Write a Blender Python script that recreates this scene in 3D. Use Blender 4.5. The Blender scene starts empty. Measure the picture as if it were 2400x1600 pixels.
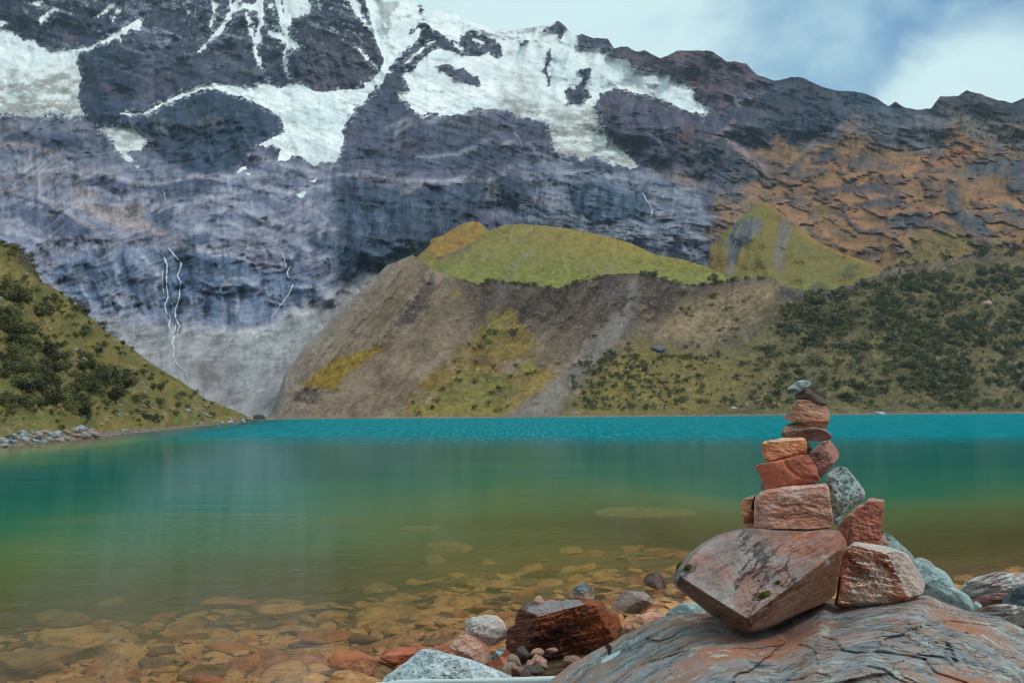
import bpy, math, random
import numpy as np
from mathutils import Vector
from mathutils.bvhtree import BVHTree

random.seed(7)
RNG = np.random.default_rng(11)
scene = bpy.context.scene
COL = scene.collection

# ------------------------------------------------------------------ camera model
F = 2078.0                      # focal length in photo pixels (2400 wide)
CAMZ = 1.7
YH = 955.0                      # eye level in the photo
PHI = math.atan((YH - 800.0) / F)
CP, SP = math.cos(PHI), math.sin(PHI)

def ray(px, py):
    u = (np.asarray(px, float) - 1200.0) / F
    v = (800.0 - np.asarray(py, float)) / F
    return u, CP - v * SP, SP + v * CP

def at(px, py, D):
    """world point in the direction of a photo pixel at forward distance D"""
    dx, dy, dz = ray(px, py)
    k = D / dy
    return np.stack([dx * k, dy * k + 0 * dx, CAMZ + dz * k], -1)

def on_z(px, py, z=0.0):
    dx, dy, dz = ray(px, py)
    k = (z - CAMZ) / dz
    return np.array([dx * k, dy * k, z])

def proj(P):
    P = np.asarray(P, float)
    x, y, z = P[..., 0], P[..., 1], P[..., 2] - CAMZ
    f = y * CP + z * SP
    up = -y * SP + z * CP
    return 1200 + F * x / f, 800 - F * up / f

def lin(r, g, b, k=1.0):
    def c(v):
        v /= 255.0
        return v / 12.92 if v <= 0.04045 else ((v + 0.055) / 1.055) ** 2.4
    return np.array([c(r) * k, c(g) * k, c(b) * k])

# ------------------------------------------------------------------ noise
_perm = np.random.default_rng(3).permutation(4096)
_val = np.random.default_rng(4).random(4096) * 2 - 1

def vn(x, y, seed=0):
    x = np.asarray(x, float); y = np.asarray(y, float)
    xi = np.floor(x).astype(np.int64); yi = np.floor(y).astype(np.int64)
    fx = x - xi; fy = y - yi
    fx = fx * fx * fx * (fx * (fx * 6 - 15) + 10); fy = fy * fy * fy * (fy * (fy * 6 - 15) + 10)
    def h(a, b):
        return _val[_perm[(_perm[(a + seed * 131) & 4095] + b) & 4095]]
    a = h(xi, yi); b = h(xi + 1, yi); c = h(xi, yi + 1); d = h(xi + 1, yi + 1)
    return (a * (1 - fx) + b * fx) * (1 - fy) + (c * (1 - fx) + d * fx) * fy

def fbm(x, y, seed=0, oct=5, gain=0.5, ridged=False):
    s = 0; a = 1.0; t = 0
    for i in range(oct):
        n = vn(x, y, seed + i * 7)
        if ridged:
            n = 1 - 2 * np.abs(n)
        s = s + a * n; t += a
        x, y = x * 1.93 + y * 0.41, y * 1.93 - x * 0.41
        a *= gain
    return s / t

def sst(a, b, x):
    t = np.clip((x - a) / (b - a), 0, 1)
    return t * t * (3 - 2 * t)

ZO = dict(a=(1650, 860, 3.734), b=(1500, 1100, 2.6133), c=(900, 1300, 3.92), d=(800, 1000, 2.6133),
          f=(2000, 1200, 5.88), z1=(0, 0, 2.6133), z2=(800, 0, 2.6133), z3=(1500, 0, 2.6133),
          z4=(0, 500, 2.6133), z5=(600, 450, 2.6133), z6=(1500, 450, 2.6133), p=(0, 0, 1.0))
def pts(z, *c):
    ox, oy, k = ZO[z]
    return [(ox + c[i] / k, oy + c[i + 1] / k) for i in range(0, len(c), 2)]

def sd_poly(x, y, poly):
    """signed distance, negative inside"""
    d = np.full(x.shape, 1e18); ins = np.zeros(x.shape, bool)
    n = len(poly)
    for i in range(n):
        ax, ay = poly[i]; bx, by = poly[(i + 1) % n]
        ex, ey = bx - ax, by - ay
        L = ex * ex + ey * ey + 1e-9
        t = np.clip(((x - ax) * ex + (y - ay) * ey) / L, 0, 1)
        d = np.minimum(d, (x - ax - t * ex) ** 2 + (y - ay - t * ey) ** 2)
        if by != ay:
            ins ^= ((ay > y) != (by > y)) & (x < ax + (y - ay) * ex / ey)
    d = np.sqrt(d)
    return np.where(ins, -d, d)

def sd_line(x, y, line, w):
    """distance to a polyline minus half width (w: number or list per point)"""
    d = np.full(x.shape, 1e9)
    for i in range(len(line) - 1):
        ax, ay = line[i]; bx, by = line[i + 1]
        ex, ey = bx - ax, by - ay
        L = ex * ex + ey * ey + 1e-9
        t = np.clip(((x - ax) * ex + (y - ay) * ey) / L, 0, 1)
        wi = w if not isinstance(w, (list, tuple)) else w[i] + t * (w[i + 1] - w[i])
        d = np.minimum(d, np.sqrt((x - ax - t * ex) ** 2 + (y - ay - t * ey) ** 2) - wi)
    return d

def boxed(fn, x, y, shape, margin, *args):
    """evaluate a distance only near its shape"""
    xs = [p[0] for p in shape]; ys = [p[1] for p in shape]
    m = (x > min(xs) - margin) & (x < max(xs) + margin) & (y > min(ys) - margin) & (y < max(ys) + margin)
    out = np.full(x.shape, 1e3)
    if m.any():
        out[m] = fn(x[m], y[m], shape, *args)
    return out

# ------------------------------------------------------------------ object helpers
def tag(o, label=None, cat=None, group=None, kind=None):
    if label: o['label'] = label
    if cat: o['category'] = cat
    if group: o['group'] = group
    if kind: o['kind'] = kind
    return o

def mesh_np(name, V, faces, mat, smooth=True, col=None, attrs=None):
    me = bpy.data.meshes.new(name)
    V = np.asarray(V, np.float32).reshape(-1, 3)
    faces = np.asarray(faces, np.int32)
    nf, k = faces.shape
    me.vertices.add(len(V)); me.vertices.foreach_set('co', V.ravel())
    me.loops.add(nf * k); me.loops.foreach_set('vertex_index', faces.ravel())
    me.polygons.add(nf)
    me.polygons.foreach_set('loop_start', np.arange(0, nf * k, k, dtype=np.int32))
    me.polygons.foreach_set('loop_total', np.full(nf, k, np.int32))
    me.update(calc_edges=True)
    me.polygons.foreach_set('use_smooth', np.full(nf, bool(smooth)))
    if col is not None:
        a = me.color_attributes.new('Col', 'FLOAT_COLOR', 'POINT')
        c = np.ones((len(V), 4), np.float32); c[:, :3] = col
        a.data.foreach_set('color', c.ravel())
    for kk, vv in (attrs or {}).items():
        a = me.attributes.new(kk, 'FLOAT', 'POINT')
        a.data.foreach_set('value', np.asarray(vv, np.float32).ravel())
    if mat: me.materials.append(mat)
    me.validate()
    return me

def link(name, me, loc=(0, 0, 0), parent=None):
    o = bpy.data.objects.new(name, me)
    COL.objects.link(o); o.location = loc
    if parent: o.parent = parent
    return o

def grid_faces(R, C, wrap=False):
    i = np.arange(R - 1)[:, None]; j = np.arange(C if wrap else C - 1)[None, :]
    j2 = (j + 1) % C
    return np.stack([i * C + j + 0 * j2, i * C + j2, (i + 1) * C + j2, (i + 1) * C + j], -1).reshape(-1, 4)

# ------------------------------------------------------------------ materials
def new_mat(name):
    m = bpy.data.materials.new(name); m.use_nodes = True
    nt = m.node_tree; nt.nodes.clear()
    return m, nt

def nd(nt, t, **kw):
    n = nt.nodes.new(t)
    for k, v in kw.items():
        if k.startswith('i_'):
            key = k[2:]; key = int(key) if key.isdigit() else key
            n.inputs[key].default_value = v
        else:
            setattr(n, k, v)
    return n

def mixc(nt, fac, a, b, blend='MIX'):
    n = nt.nodes.new('ShaderNodeMix'); n.data_type = 'RGBA'; n.blend_type = blend
    for sock, v in ((n.inputs[0], fac), (n.inputs[6], a), (n.inputs[7], b)):
        if isinstance(v, bpy.types.NodeSocket): nt.links.new(v, sock)
        elif isinstance(v, (int, float)): sock.default_value = v
        else: sock.default_value = (v[0], v[1], v[2], 1)
    return n.outputs[2]

def ramp(nt, fac, stops, interp='LINEAR'):
    n = nt.nodes.new('ShaderNodeValToRGB'); cr = n.color_ramp; cr.interpolation = interp
    while len(cr.elements) < len(stops): cr.elements.new(0.5)
    for e, (p, c) in zip(cr.elements, stops):
        e.position = p
        e.color = (c, c, c, 1) if isinstance(c, (int, float)) else (c[0], c[1], c[2], 1)
    nt.links.new(fac, n.inputs[0])
    return n.outputs[0]

def math_n(nt, op, a, b=None, c=None, clamp=False):
    n = nt.nodes.new('ShaderNodeMath'); n.operation = op; n.use_clamp = clamp
    for i, v in enumerate((a, b, c)):
        if v is None: continue
        if isinstance(v, bpy.types.NodeSocket): nt.links.new(v, n.inputs[i])
        else: n.inputs[i].default_value = v
    return n.outputs[0]

def noise(nt, vec, scale, detail=6, rough=0.55, dist=0.0):
    n = nd(nt, 'ShaderNodeTexNoise'); n.inputs['Scale'].default_value = scale
    n.inputs['Detail'].default_value = detail; n.inputs['Roughness'].default_value = rough
    n.inputs['Distortion'].default_value = dist
    nt.links.new(vec, n.inputs['Vector'])
    return n.outputs['Fac']

def finish(nt, color, height=None, rough=0.9, spec=0.2, bstr=0.5, bdist=0.1):
    p = nd(nt, 'ShaderNodeBsdfPrincipled')
    out = nd(nt, 'ShaderNodeOutputMaterial')
    if isinstance(color, bpy.types.NodeSocket): nt.links.new(color, p.inputs['Base Color'])
    else: p.inputs['Base Color'].default_value = (*color, 1)
    if isinstance(rough, bpy.types.NodeSocket): nt.links.new(rough, p.inputs['Roughness'])
    else: p.inputs['Roughness'].default_value = rough
    p.inputs['Specular IOR Level'].default_value = spec
    if height is not None:
        b = nd(nt, 'ShaderNodeBump'); b.inputs['Strength'].default_value = bstr; b.inputs['Distance'].default_value = bdist
        nt.links.new(height, b.inputs['Height']); nt.links.new(b.outputs[0], p.inputs['Normal'])
    nt.links.new(p.outputs[0], out.inputs[0])
    return p

def terrain_mat(name, s1, s2, bdist, contrast=0.5):
    """albedo laid down per vertex, broken up by two procedural noises in metres"""
    m, nt = new_mat(name)
    at_ = nd(nt, 'ShaderNodeAttribute', attribute_name='Col')
    g = nd(nt, 'ShaderNodeNewGeometry')
    n1 = noise(nt, g.outputs['Position'], s1, 8, 0.65)
    n2 = noise(nt, g.outputs['Position'], s2, 5, 0.6)
    v = math_n(nt, 'ADD', math_n(nt, 'MULTIPLY', n1, 0.6), math_n(nt, 'MULTIPLY', n2, 0.4))
    f = math_n(nt, 'MULTIPLY_ADD', v, 2 * contrast, 1 - contrast)
    c = mixc(nt, 1.0, at_.outputs['Color'], (1, 1, 1))
    vm = nd(nt, 'ShaderNodeVectorMath', operation='SCALE')
    nt.links.new(at_.outputs['Color'], vm.inputs[0]); nt.links.new(f, vm.inputs['Scale'])
    finish(nt, vm.outputs[0], v, 0.95, 0.08, 0.7, bdist)
    return m

def rock_mat(name, stops, patch=None, top=None, lichen=0.0, rot=(0, 0, 0), strata=4.0, scale=6.0, bump=0.012,
             speck=0.0, lcol=(0.55, 0.63, 0.60), seed=0.0, patch_t=(0.48, 0.6), dirt=0.55, rough=0.85, bstr=0.9, gain=1.0, top_t=(.42, .62), face=None):
    """weathered stone: bedding, stains, mottling, hairline seams, grain, lichen"""
    m, nt = new_mat(name)
    tc = nd(nt, 'ShaderNodeTexCoord')
    oi = nd(nt, 'ShaderNodeObjectInfo')
    off = nd(nt, 'ShaderNodeVectorMath', operation='MULTIPLY_ADD')
    comb = nd(nt, 'ShaderNodeCombineXYZ')
    nt.links.new(oi.outputs['Random'], comb.inputs[0]); nt.links.new(oi.outputs['Random'], comb.inputs[2])
    nt.links.new(comb.outputs[0], off.inputs[0]); off.inputs[1].default_value = (9.0, 1, 7.0)
    nt.links.new(tc.outputs['Object'], off.inputs[2])
    base = off.outputs[0]
    def mapped(k):
        mp = nd(nt, 'ShaderNodeMapping', vector_type='TEXTURE'); mp.inputs['Rotation'].default_value = rot
        mp.inputs['Scale'].default_value = (1, 1, 1 / k); mp.inputs['Location'].default_value = (seed, seed * 2, seed * 3)
        nt.links.new(base, mp.inputs['Vector'])
        return mp.outputs[0]
    sv, sv2 = mapped(strata), mapped(max(1.5, strata * 2.2))
    n1 = noise(nt, sv, scale, 12, 0.66, 0.15)
    n2 = noise(nt, base, scale * 0.5, 8, 0.62, 0.2)
    n3 = noise(nt, base, scale * 16, 4, 0.75)
    n4 = noise(nt, sv, scale * 3.2, 10, 0.72, 0.1)
    n5 = noise(nt, sv2, scale * 1.3, 9, 0.68, 0.1)
    col = ramp(nt, n1, stops)
    if patch is not None:
        pf = ramp(nt, math_n(nt, 'ADD', n2, math_n(nt, 'MULTIPLY_ADD', n4, .35, -.175)), [(patch_t[0], 0.0), (patch_t[1], 1.0)])
        pn = mixc(nt, n4, [c * 0.55 for c in patch], [min(1, c * 1.4) for c in patch])
        col = mixc(nt, pf, col, pn)
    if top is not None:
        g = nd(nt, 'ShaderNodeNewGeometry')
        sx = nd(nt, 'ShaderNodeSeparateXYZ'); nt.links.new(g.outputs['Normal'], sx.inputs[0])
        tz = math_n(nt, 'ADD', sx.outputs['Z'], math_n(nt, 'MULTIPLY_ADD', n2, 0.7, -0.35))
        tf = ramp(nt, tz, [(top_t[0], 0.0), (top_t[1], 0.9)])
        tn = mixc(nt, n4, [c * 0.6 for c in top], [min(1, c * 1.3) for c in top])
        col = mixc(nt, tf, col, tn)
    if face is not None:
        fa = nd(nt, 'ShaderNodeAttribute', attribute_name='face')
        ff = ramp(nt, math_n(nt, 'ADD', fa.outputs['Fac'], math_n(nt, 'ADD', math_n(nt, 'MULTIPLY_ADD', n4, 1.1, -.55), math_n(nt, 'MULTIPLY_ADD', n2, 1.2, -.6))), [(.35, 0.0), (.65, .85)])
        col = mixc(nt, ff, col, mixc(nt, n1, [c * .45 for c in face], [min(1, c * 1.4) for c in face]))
    k = math_n(nt, 'MULTIPLY_ADD', n4, dirt * 2.6, 1 - dirt * 1.3)
    k2 = math_n(nt, 'MULTIPLY_ADD', n3, 1.0, 0.5)
    k3 = math_n(nt, 'MULTIPLY_ADD', n2, 0.8, 0.6)
    kk = math_n(nt, 'MULTIPLY', math_n(nt, 'MULTIPLY', math_n(nt, 'MAXIMUM', k, .15), k2), math_n(nt, 'MULTIPLY', k3, gain))
    seam = ramp(nt, math_n(nt, 'ABSOLUTE', math_n(nt, 'SUBTRACT', n5, 0.46)), [(0.0, 0.0), (0.022, 1.0)])
    keep = ramp(nt, n2, [(0.44, 1.0), (0.56, 0.0)])
    sm = math_n(nt, 'MAXIMUM', seam, math_n(nt, 'SUBTRACT', 1.0, keep))
    vm = nd(nt, 'ShaderNodeVectorMath', operation='SCALE'); nt.links.new(col, vm.inputs[0]); nt.links.new(kk, vm.inputs['Scale'])
    col = mixc(nt, math_n(nt, 'MULTIPLY', math_n(nt, 'SUBTRACT', 1.0, sm), .62), vm.outputs[0], (0.025, 0.02, 0.02))
    if speck:
        sp = noise(nt, base, scale * 7.0, 4, 0.85)
        sf = ramp(nt, sp, [(0.42, 1.0), (0.52, 0.0)])
        col = mixc(nt, math_n(nt, 'MULTIPLY', sf, speck), col, (0.04, 0.045, 0.05))
    if lichen:
        l1 = noise(nt, base, scale * 2.4, 10, 0.78, 0.1)
        lf = ramp(nt, l1, [(0.63 - 0.1 * lichen, 0.0), (0.66 - 0.1 * lichen, 1.0)])
        col = mixc(nt, math_n(nt, 'MULTIPLY', lf, 0.75), col, lcol)
    h = math_n(nt, 'ADD', math_n(nt, 'MULTIPLY', n4, 0.8), math_n(nt, 'MULTIPLY', n3, 0.22))
    h = math_n(nt, 'ADD', h, math_n(nt, 'ADD', math_n(nt, 'MULTIPLY', sm, 0.3), math_n(nt, 'MULTIPLY', n1, .8)))
    finish(nt, col, h, rough, 0.25, bstr, bump * 1.6)
    return m

# ------------------------------------------------------------------ SHEETS OF TERRAIN
def interp(poly):
    xs = np.array([p[0] for p in poly], float); ys = np.array([p[1] for p in poly], float)
    return lambda x: np.interp(x, xs, ys)

class Sheet:
    """a hillside: rows run from its foot to its crest, every vertex has its own distance"""
    def __init__(s, x0, x1, ncol, foot, crest, nrow):
        s.x0, s.x1, s.nc, s.nr = x0, x1, ncol, nrow
        s.foot, s.crest = foot, crest
        x = np.linspace(x0, x1, ncol); t = np.linspace(0, 1, nrow)
        s.X = np.repeat(x[None, :], nrow, 0)
        fy, cy = foot(x), crest(x)
        s.T = np.repeat(t[:, None], ncol, 1)
        s.Y = fy[None, :] + (cy - fy)[None, :] * s.T
    def build(s, name, mat, col, back=0.12):
        P = at(s.X, s.Y, s.D)
        top = P[-1]; topc = col[-1]
        rows, cols = [P], [col]
        for k in range(1, 5):                  # the far side of the crest
            q = top.copy()
            q[:, 1] += back * k * s.D[-1] * 0.5
            q[:, 0] *= q[:, 1] / top[:, 1]
            q[:, 2] = top[:, 2] - (top[:, 2] + 2) * (k / 4.0) ** 1.4
            rows.append(q[None]); cols.append(topc[None])
        V = np.concatenate(rows, 0); C = np.concatenate(cols, 0)
        s.P = P
        me = mesh_np(name, V.reshape(-1, 3), grid_faces(V.shape[0], s.nc), mat, True, C.reshape(-1, 3))
        return tag(link(name, me), kind='structure')
    def depth(s, px, py):
        px = np.asarray(px, float); py = np.asarray(py, float)
        j = np.clip((px - s.x0) / (s.x1 - s.x0) * (s.nc - 1), 0, s.nc - 1.001)
        t = np.clip((py - s.foot(px)) / (s.crest(px) - s.foot(px) + 1e-9), 0, 1)
        i = np.clip(t * (s.nr - 1), 0, s.nr - 1.001)
        i0 = i.astype(int); j0 = j.astype(int); fi = i - i0; fj = j - j0
        D = s.D
        return (D[i0, j0] * (1 - fi) * (1 - fj) + D[i0 + 1, j0] * fi * (1 - fj)
                + D[i0, j0 + 1] * (1 - fi) * fj + D[i0 + 1, j0 + 1] * fi * fj)
    def point(s, px, py, lift=0.0):
        return at(px, py, s.depth(px, py) - lift)

def over(col, w, c1, c2=None, n=None):
    c1 = np.asarray(c1)
    c = c1 if c2 is None else c1 + (np.asarray(c2) - c1) * np.clip(n, 0, 1)[..., None]
    return col + (c - col) * np.clip(w, 0, 1)[..., None]

# ================================================================== MAIN MOUNTAIN
crest_m = interp([(-200, -330), (300, -330), (700, -200), (780, -90), (860, -40), (900, 6), (960, 2), (1010, 20), (1060, 28), (1100, 52), (1150, 66),
    (1200, 72), (1240, 66), (1272, 60), (1292, 56), (1308, 50), (1326, 62), (1338, 78), (1350, 82)] + pts('z2',
    1455, 215, 1470, 205, 1550, 235, 1630, 235, 1670, 295, 1750, 285, 1800, 315, 1860, 310, 1960, 360, 2060, 310, 2240, 310, 2280, 320, 2352, 372) +
    pts('z3', 400, 312, 460, 320, 520, 375, 600, 380, 650, 390, 720, 460, 830, 495, 930, 470, 1000, 475, 1100, 525, 1200, 555, 1350, 565,
    1440, 600, 1520, 650, 1565, 625, 1610, 655, 1700, 675, 1780, 665, 1840, 590, 1950, 590, 2000, 552, 2080, 575, 2180, 610, 2280, 630, 2352, 605) +
    [(2450, 236), (2600, 260)])
crest_j = lambda x: crest_m(x) + 2.2 * fbm(x / 14.0, x * 0 + 3.3, 5, 3) * (x > 1300)
foot_m = interp([(-200, 1000), (520, 1000), (700, 985), (900, 800), (1000, 700), (1200, 720), (2600, 720)])
M = Sheet(-200, 2600, 1040, foot_m, crest_j, 500)
X, Y = M.X, M.Y
wx = X + 14 * fbm(X / 70, Y / 70, 21, 4); wy = Y + 14 * fbm(X / 70, Y / 70, 31, 4)     # wobble for natural outlines
Dm = np.interp(-Y, [-1000, -980, -850, -720, -640, -560, -400, -200, 0, 330], [130, 140, 225, 322, 350, 385, 545, 760, 950, 1250])
Dm = Dm + 165 * sst(880, 1250, X) * sst(990, 720, Y)
Dm = Dm * (1 - 0.10 * sst(1600, 2400, X))

cA = lin(62, 64, 84); cA2 = lin(84, 80, 98)
n_str = fbm((X * 0.55 + Y * 0.9) / 60, (Y * 0.95 - X * 0.3) / 9, 41, 6, 0.62)          # tilted strata
n_big = fbm(X / 160, Y / 130, 51, 5)
n_med = fbm(wx / 36, wy / 26, 61, 5, 0.6)
n_fin = fbm(X / 7, Y / 5, 71, 3, 0.6)
n_vert = fbm(wx / 13, (wy + .35 * X) / 34, 81, 5, 0.6)
n_hor = fbm((X + Y * .25) / 90, (Y + 10 * n_big) / 9, 91, 5, 0.6)
fold = 46 * fbm(X / 210, Y / 170, 95, 3)
q_s = Y + .22 * np.where(X < 800, X, 1600 - X) + fold
led = fbm(wx / 62, q_s / 11, 97, 6, .6, True)                     # ledges
crk = fbm((wx + .3 * fold) / 13, (wy + .5 * X) / 46, 98, 5, .6, True)   # clefts
lump_s = fbm(wx / 48, wy / 30, 99, 5, .55)
col = over(np.zeros(X.shape + (3,)) + cA, np.ones(X.shape), cA, cA2, 0.5 + 0.9 * n_big + 0.6 * n_str)
bul = np.zeros(X.shape)

def region(poly, c1, c2, nz, soft=8, jit=14, b=0.0, bw=40.0, amt=1.0):
    global col, bul
    sd = boxed(sd_poly, wx, wy, poly, 120)
    w = sst(soft, -soft, sd + jit * n_med) * amt
    col = over(col, w, c1, c2, nz)
    if b:
        ins = np.clip(-sd, 0, None)
        bul = bul + b * (1 - np.exp(-ins / bw))
    return w

# lower left: lilac grey slabs with ledges
region(pts('z1', -300, 720, 200, 740, 480, 700, 620, 780, 870, 800, 990, 960, 1140, 1080, 1400, 1050, 1560, 950, 2080, 1040, 2120, 1200, 2050, 1700, 2000, 2300, -300, 2300),
       lin(88, 92, 112), lin(118, 112, 126), 0.5 + 0.8 * n_hor + 0.5 * n_str, 20, 20, 0.012, 60)
# ledges of tan scree
region(pts('z1', 480, 1090, 600, 1230, 880, 1230, 860, 1330, 1150, 1480, 1400, 1530, 1150, 1500, 850, 1420, 640, 1380, 420, 1240), lin(118, 106, 110), lin(128, 114, 116), 0.5 + n_fin, 10, 16)
region(pts('z1', 0, 1090, 200, 1060, 470, 1060, 400, 1160, 200, 1130), lin(112, 106, 118), lin(100, 92, 104), 0.5 + n_fin, 10, 20)
# dark ledge bands
for pl in (pts('z1', 500, 1070, 700, 1080, 830, 1150, 700, 1170, 520, 1120), pts('z1', 840, 1130, 1050, 1130, 1380, 1110, 1280, 1200, 1000, 1190),
           pts('z1', 880, 1290, 1040, 1290, 1100, 1420, 930, 1380), pts('z1', 1500, 1170, 1800, 1240, 1700, 1290, 1540, 1230),
           pts('z1', 1050, 1430, 1250, 1440, 1480, 1520, 1200, 1500), pts('z1', 60, 820, 480, 840, 560, 900, 300, 910, 40, 880),
           pts('z1', 40, 1270, 300, 1300, 600, 1400, 520, 1470, 200, 1400), pts('z4', 1650, 240, 1850, 260, 1800, 300, 1660, 270),
           pts('z4', 1780, 330, 2000, 330, 1980, 380, 1790, 370)):
    region(pl, lin(58, 66, 88), lin(84, 82, 100), 0.5 + n_vert, 8, 16, 0.010, 14)
# the cliff behind the waterfalls: grey blue slabs with dark clefts
region(pts('z4', 230, 330, 500, 240, 950, 190, 1150, 200, 1450, 270, 1700, 330, 1990, 390, 2080, 470, 2040, 560, 1800, 560, 1640, 640, 1400, 690, 1180, 650, 900, 640, 700, 640, 560, 600, 380, 480),
       lin(74, 86, 110), lin(112, 112, 128), 0.5 + 0.6 * n_vert + 0.6 * n_big, 12, 16, 0.03, 30)
for pl in (pts('z4', 750, 250, 830, 300, 860, 450, 780, 470, 750, 380), pts('z4', 1120, 270, 1200, 330, 1200, 480, 1140, 470, 1100, 400),
           pts('z4', 520, 310, 560, 330, 600, 560, 560, 520), pts('z4', 1260, 470, 1310, 440, 1290, 640, 1250, 680), pts('z4', 1160, 230, 1290, 260, 1330, 330, 1250, 340),
           pts('z4', 1080, 200, 1150, 210, 1130, 260, 1070, 250)):
    region(pl, lin(46, 60, 82), lin(66, 76, 98), 0.5 + n_vert, 10, 14, -0.012, 14)
# scree fan under the cliff
region(pts('z4', 560, 610, 900, 650, 1200, 690, 1420, 700, 1660, 650, 1850, 560, 2080, 470, 2300, 300, 2300, 1300, 1000, 1330, 1000, 950, 700, 740),
       lin(116, 110, 114), lin(140, 134, 138), 0.5 + 0.9 * fbm((X + Y) / 40, (Y - X) / 160, 15, 4), 18, 22, -0.0, 40)
region(pts('z4', 1420, 760, 1660, 680, 1900, 650, 1960, 720, 1700, 920, 1500, 1080, 1400, 1080, 1500, 920), lin(122, 120, 124), lin(138, 134, 134), 0.5 + n_fin, 24, 40)
region(pts('z4', 1180, 940, 1300, 920, 1330, 990, 1220, 1040), lin(96, 86, 88), lin(106, 94, 94), 0.5 + n_fin, 14, 14)

# dark rock dome under the hanging glacier
region(pts('z1', 870, 720, 960, 650, 1080, 600, 1200, 565, 1380, 570, 1560, 630, 1700, 700, 1740, 790, 1640, 830, 1500, 900, 1500, 960, 1400, 1050, 1140, 1080, 1100, 1030, 980, 960, 990, 860, 870, 790),
       lin(38, 50, 70), lin(64, 74, 92), 0.5 + 0.8 * n_vert + 0.4 * n_hor, 6, 10, 0.05, 40)
region(pts('z1', 1250, 690, 1330, 680, 1360, 760, 1280, 775, 1200, 760), lin(92, 90, 98), lin(110, 104, 104), 0.5 + n_fin, 6, 14, amt=0.6)
region(pts('z1', 960, 740, 1010, 720, 1010, 800, 960, 800), lin(92, 90, 98), lin(110, 104, 104), 0.5 + n_fin, 6, 14, amt=0.6)
# dark face right of the upper glacier
region(pts('z1', 480, 620, 500, 520, 540, 390, 570, 300, 700, 255, 850, 340, 870, 430, 850, 560, 780, 700, 740, 780, 620, 770, 500, 720),
       lin(38, 48, 68), lin(62, 66, 86), 0.5 + n_str, 6, 8, 0.04, 30)
region(pts('z1', 540, 480, 600, 490, 720, 540, 830, 600, 700, 560, 590, 510), lin(96, 82, 92), lin(84, 72, 82), 0.5 + n_fin, 5, 6, amt=0.8)
region(pts('z1', 350, 230, 440, 215, 470, 260, 380, 270), lin(92, 78, 78), lin(80, 70, 76), 0.5 + n_fin, 5, 8, amt=0.7)
# upper wall bands
region(pts('z1', 880, 300, 1250, 300, 1450, 360, 1600, 440, 1620, 510, 1300, 460, 1150, 430, 900, 420), lin(56, 62, 82), lin(74, 78, 96), 0.5 + n_str, 8, 12, 0.01, 20)
region(pts('z1', 1240, 300, 1320, 310, 1590, 440, 1590, 480, 1480, 430, 1330, 350), lin(88, 84, 94), lin(100, 94, 98), 0.5 + n_fin, 4, 8, amt=0.8)
region(pts('z1', 850, 190, 1000, 150, 1030, 250, 960, 330, 960, 450, 880, 420), lin(104, 104, 124), lin(78, 78, 98), 0.5 + n_str, 10, 22, amt=0.8)
region(pts('z1', 1790, 130, 1850, 90, 1930, 70, 2050, 20, 2120, 150, 2260, 330, 2300, 460, 2230, 550, 2100, 550, 1960, 570, 1800, 510, 1750, 440, 1760, 280), lin(56, 56, 78), lin(80, 72, 88), 0.5 + n_big + n_str, 8, 10, 0.03, 50)

# the central buttress
region(pts('z2', -20, 1000, 80, 720, 200, 560, 250, 440, 370, 460, 420, 550, 350, 570, 430, 650, 490, 715, 720, 690, 950, 670, 1200, 730, 1290, 860, 1250, 980, 1150, 1040, 1180, 1180, 1150, 1270, 900, 1310, 600, 1470, 480, 1600, 60, 1700, -40, 1500, 30, 1350, -50, 1180),
       lin(62, 66, 86), lin(92, 88, 106), 0.5 + 0.7 * n_hor + 0.6 * n_big, 8, 16, 0.10, 70)
region(pts('z1', 2120, 1080, 2060, 1250, 1990, 1330, 2080, 1420, 1900, 1480, 2000, 1568) + pts('z2', -60, 1660, 400, 1640, 600, 1480, 900, 1300, 500, 1120, 150, 1120), lin(44, 56, 76), lin(76, 82, 98), 0.5 + 0.9 * n_vert, 26, 34, 0.02, 25)
region(pts('z2', 30, 1100, 150, 1150, 400, 1170, 560, 1130, 760, 1120, 900, 1110, 1020, 1070, 1110, 1120, 1180, 1200, 1150, 1260, 900, 1280, 700, 1380, 560, 1470, 400, 1580, 60, 1640),
       lin(44, 56, 76), lin(76, 82, 98), 0.5 + 0.9 * n_vert, 8, 12, 0.03, 25)
region(pts('z2', 60, 1050, 400, 1080, 800, 1080, 760, 1110, 500, 1130, 380, 1160, 100, 1120), lin(106, 98, 112), lin(92, 88, 102), 0.5 + n_hor, 6, 8, amt=0.8)
region(pts('z2', 900, 1120, 970, 1110, 970, 1230, 890, 1240), lin(108, 102, 104), lin(90, 88, 96), 0.5 + n_vert, 5, 8, amt=0.8)
region(pts('z2', 330, 870, 430, 850, 430, 940, 340, 950), lin(98, 74, 74), lin(84, 72, 80), 0.5 + n_fin, 10, 16, amt=0.6)
region(pts('z2', 700, 880, 1000, 880, 1060, 1000, 900, 1060, 600, 980), lin(52, 60, 80), lin(74, 78, 94), 0.5 + n_med, 10, 18, 0.015, 20)
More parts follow.
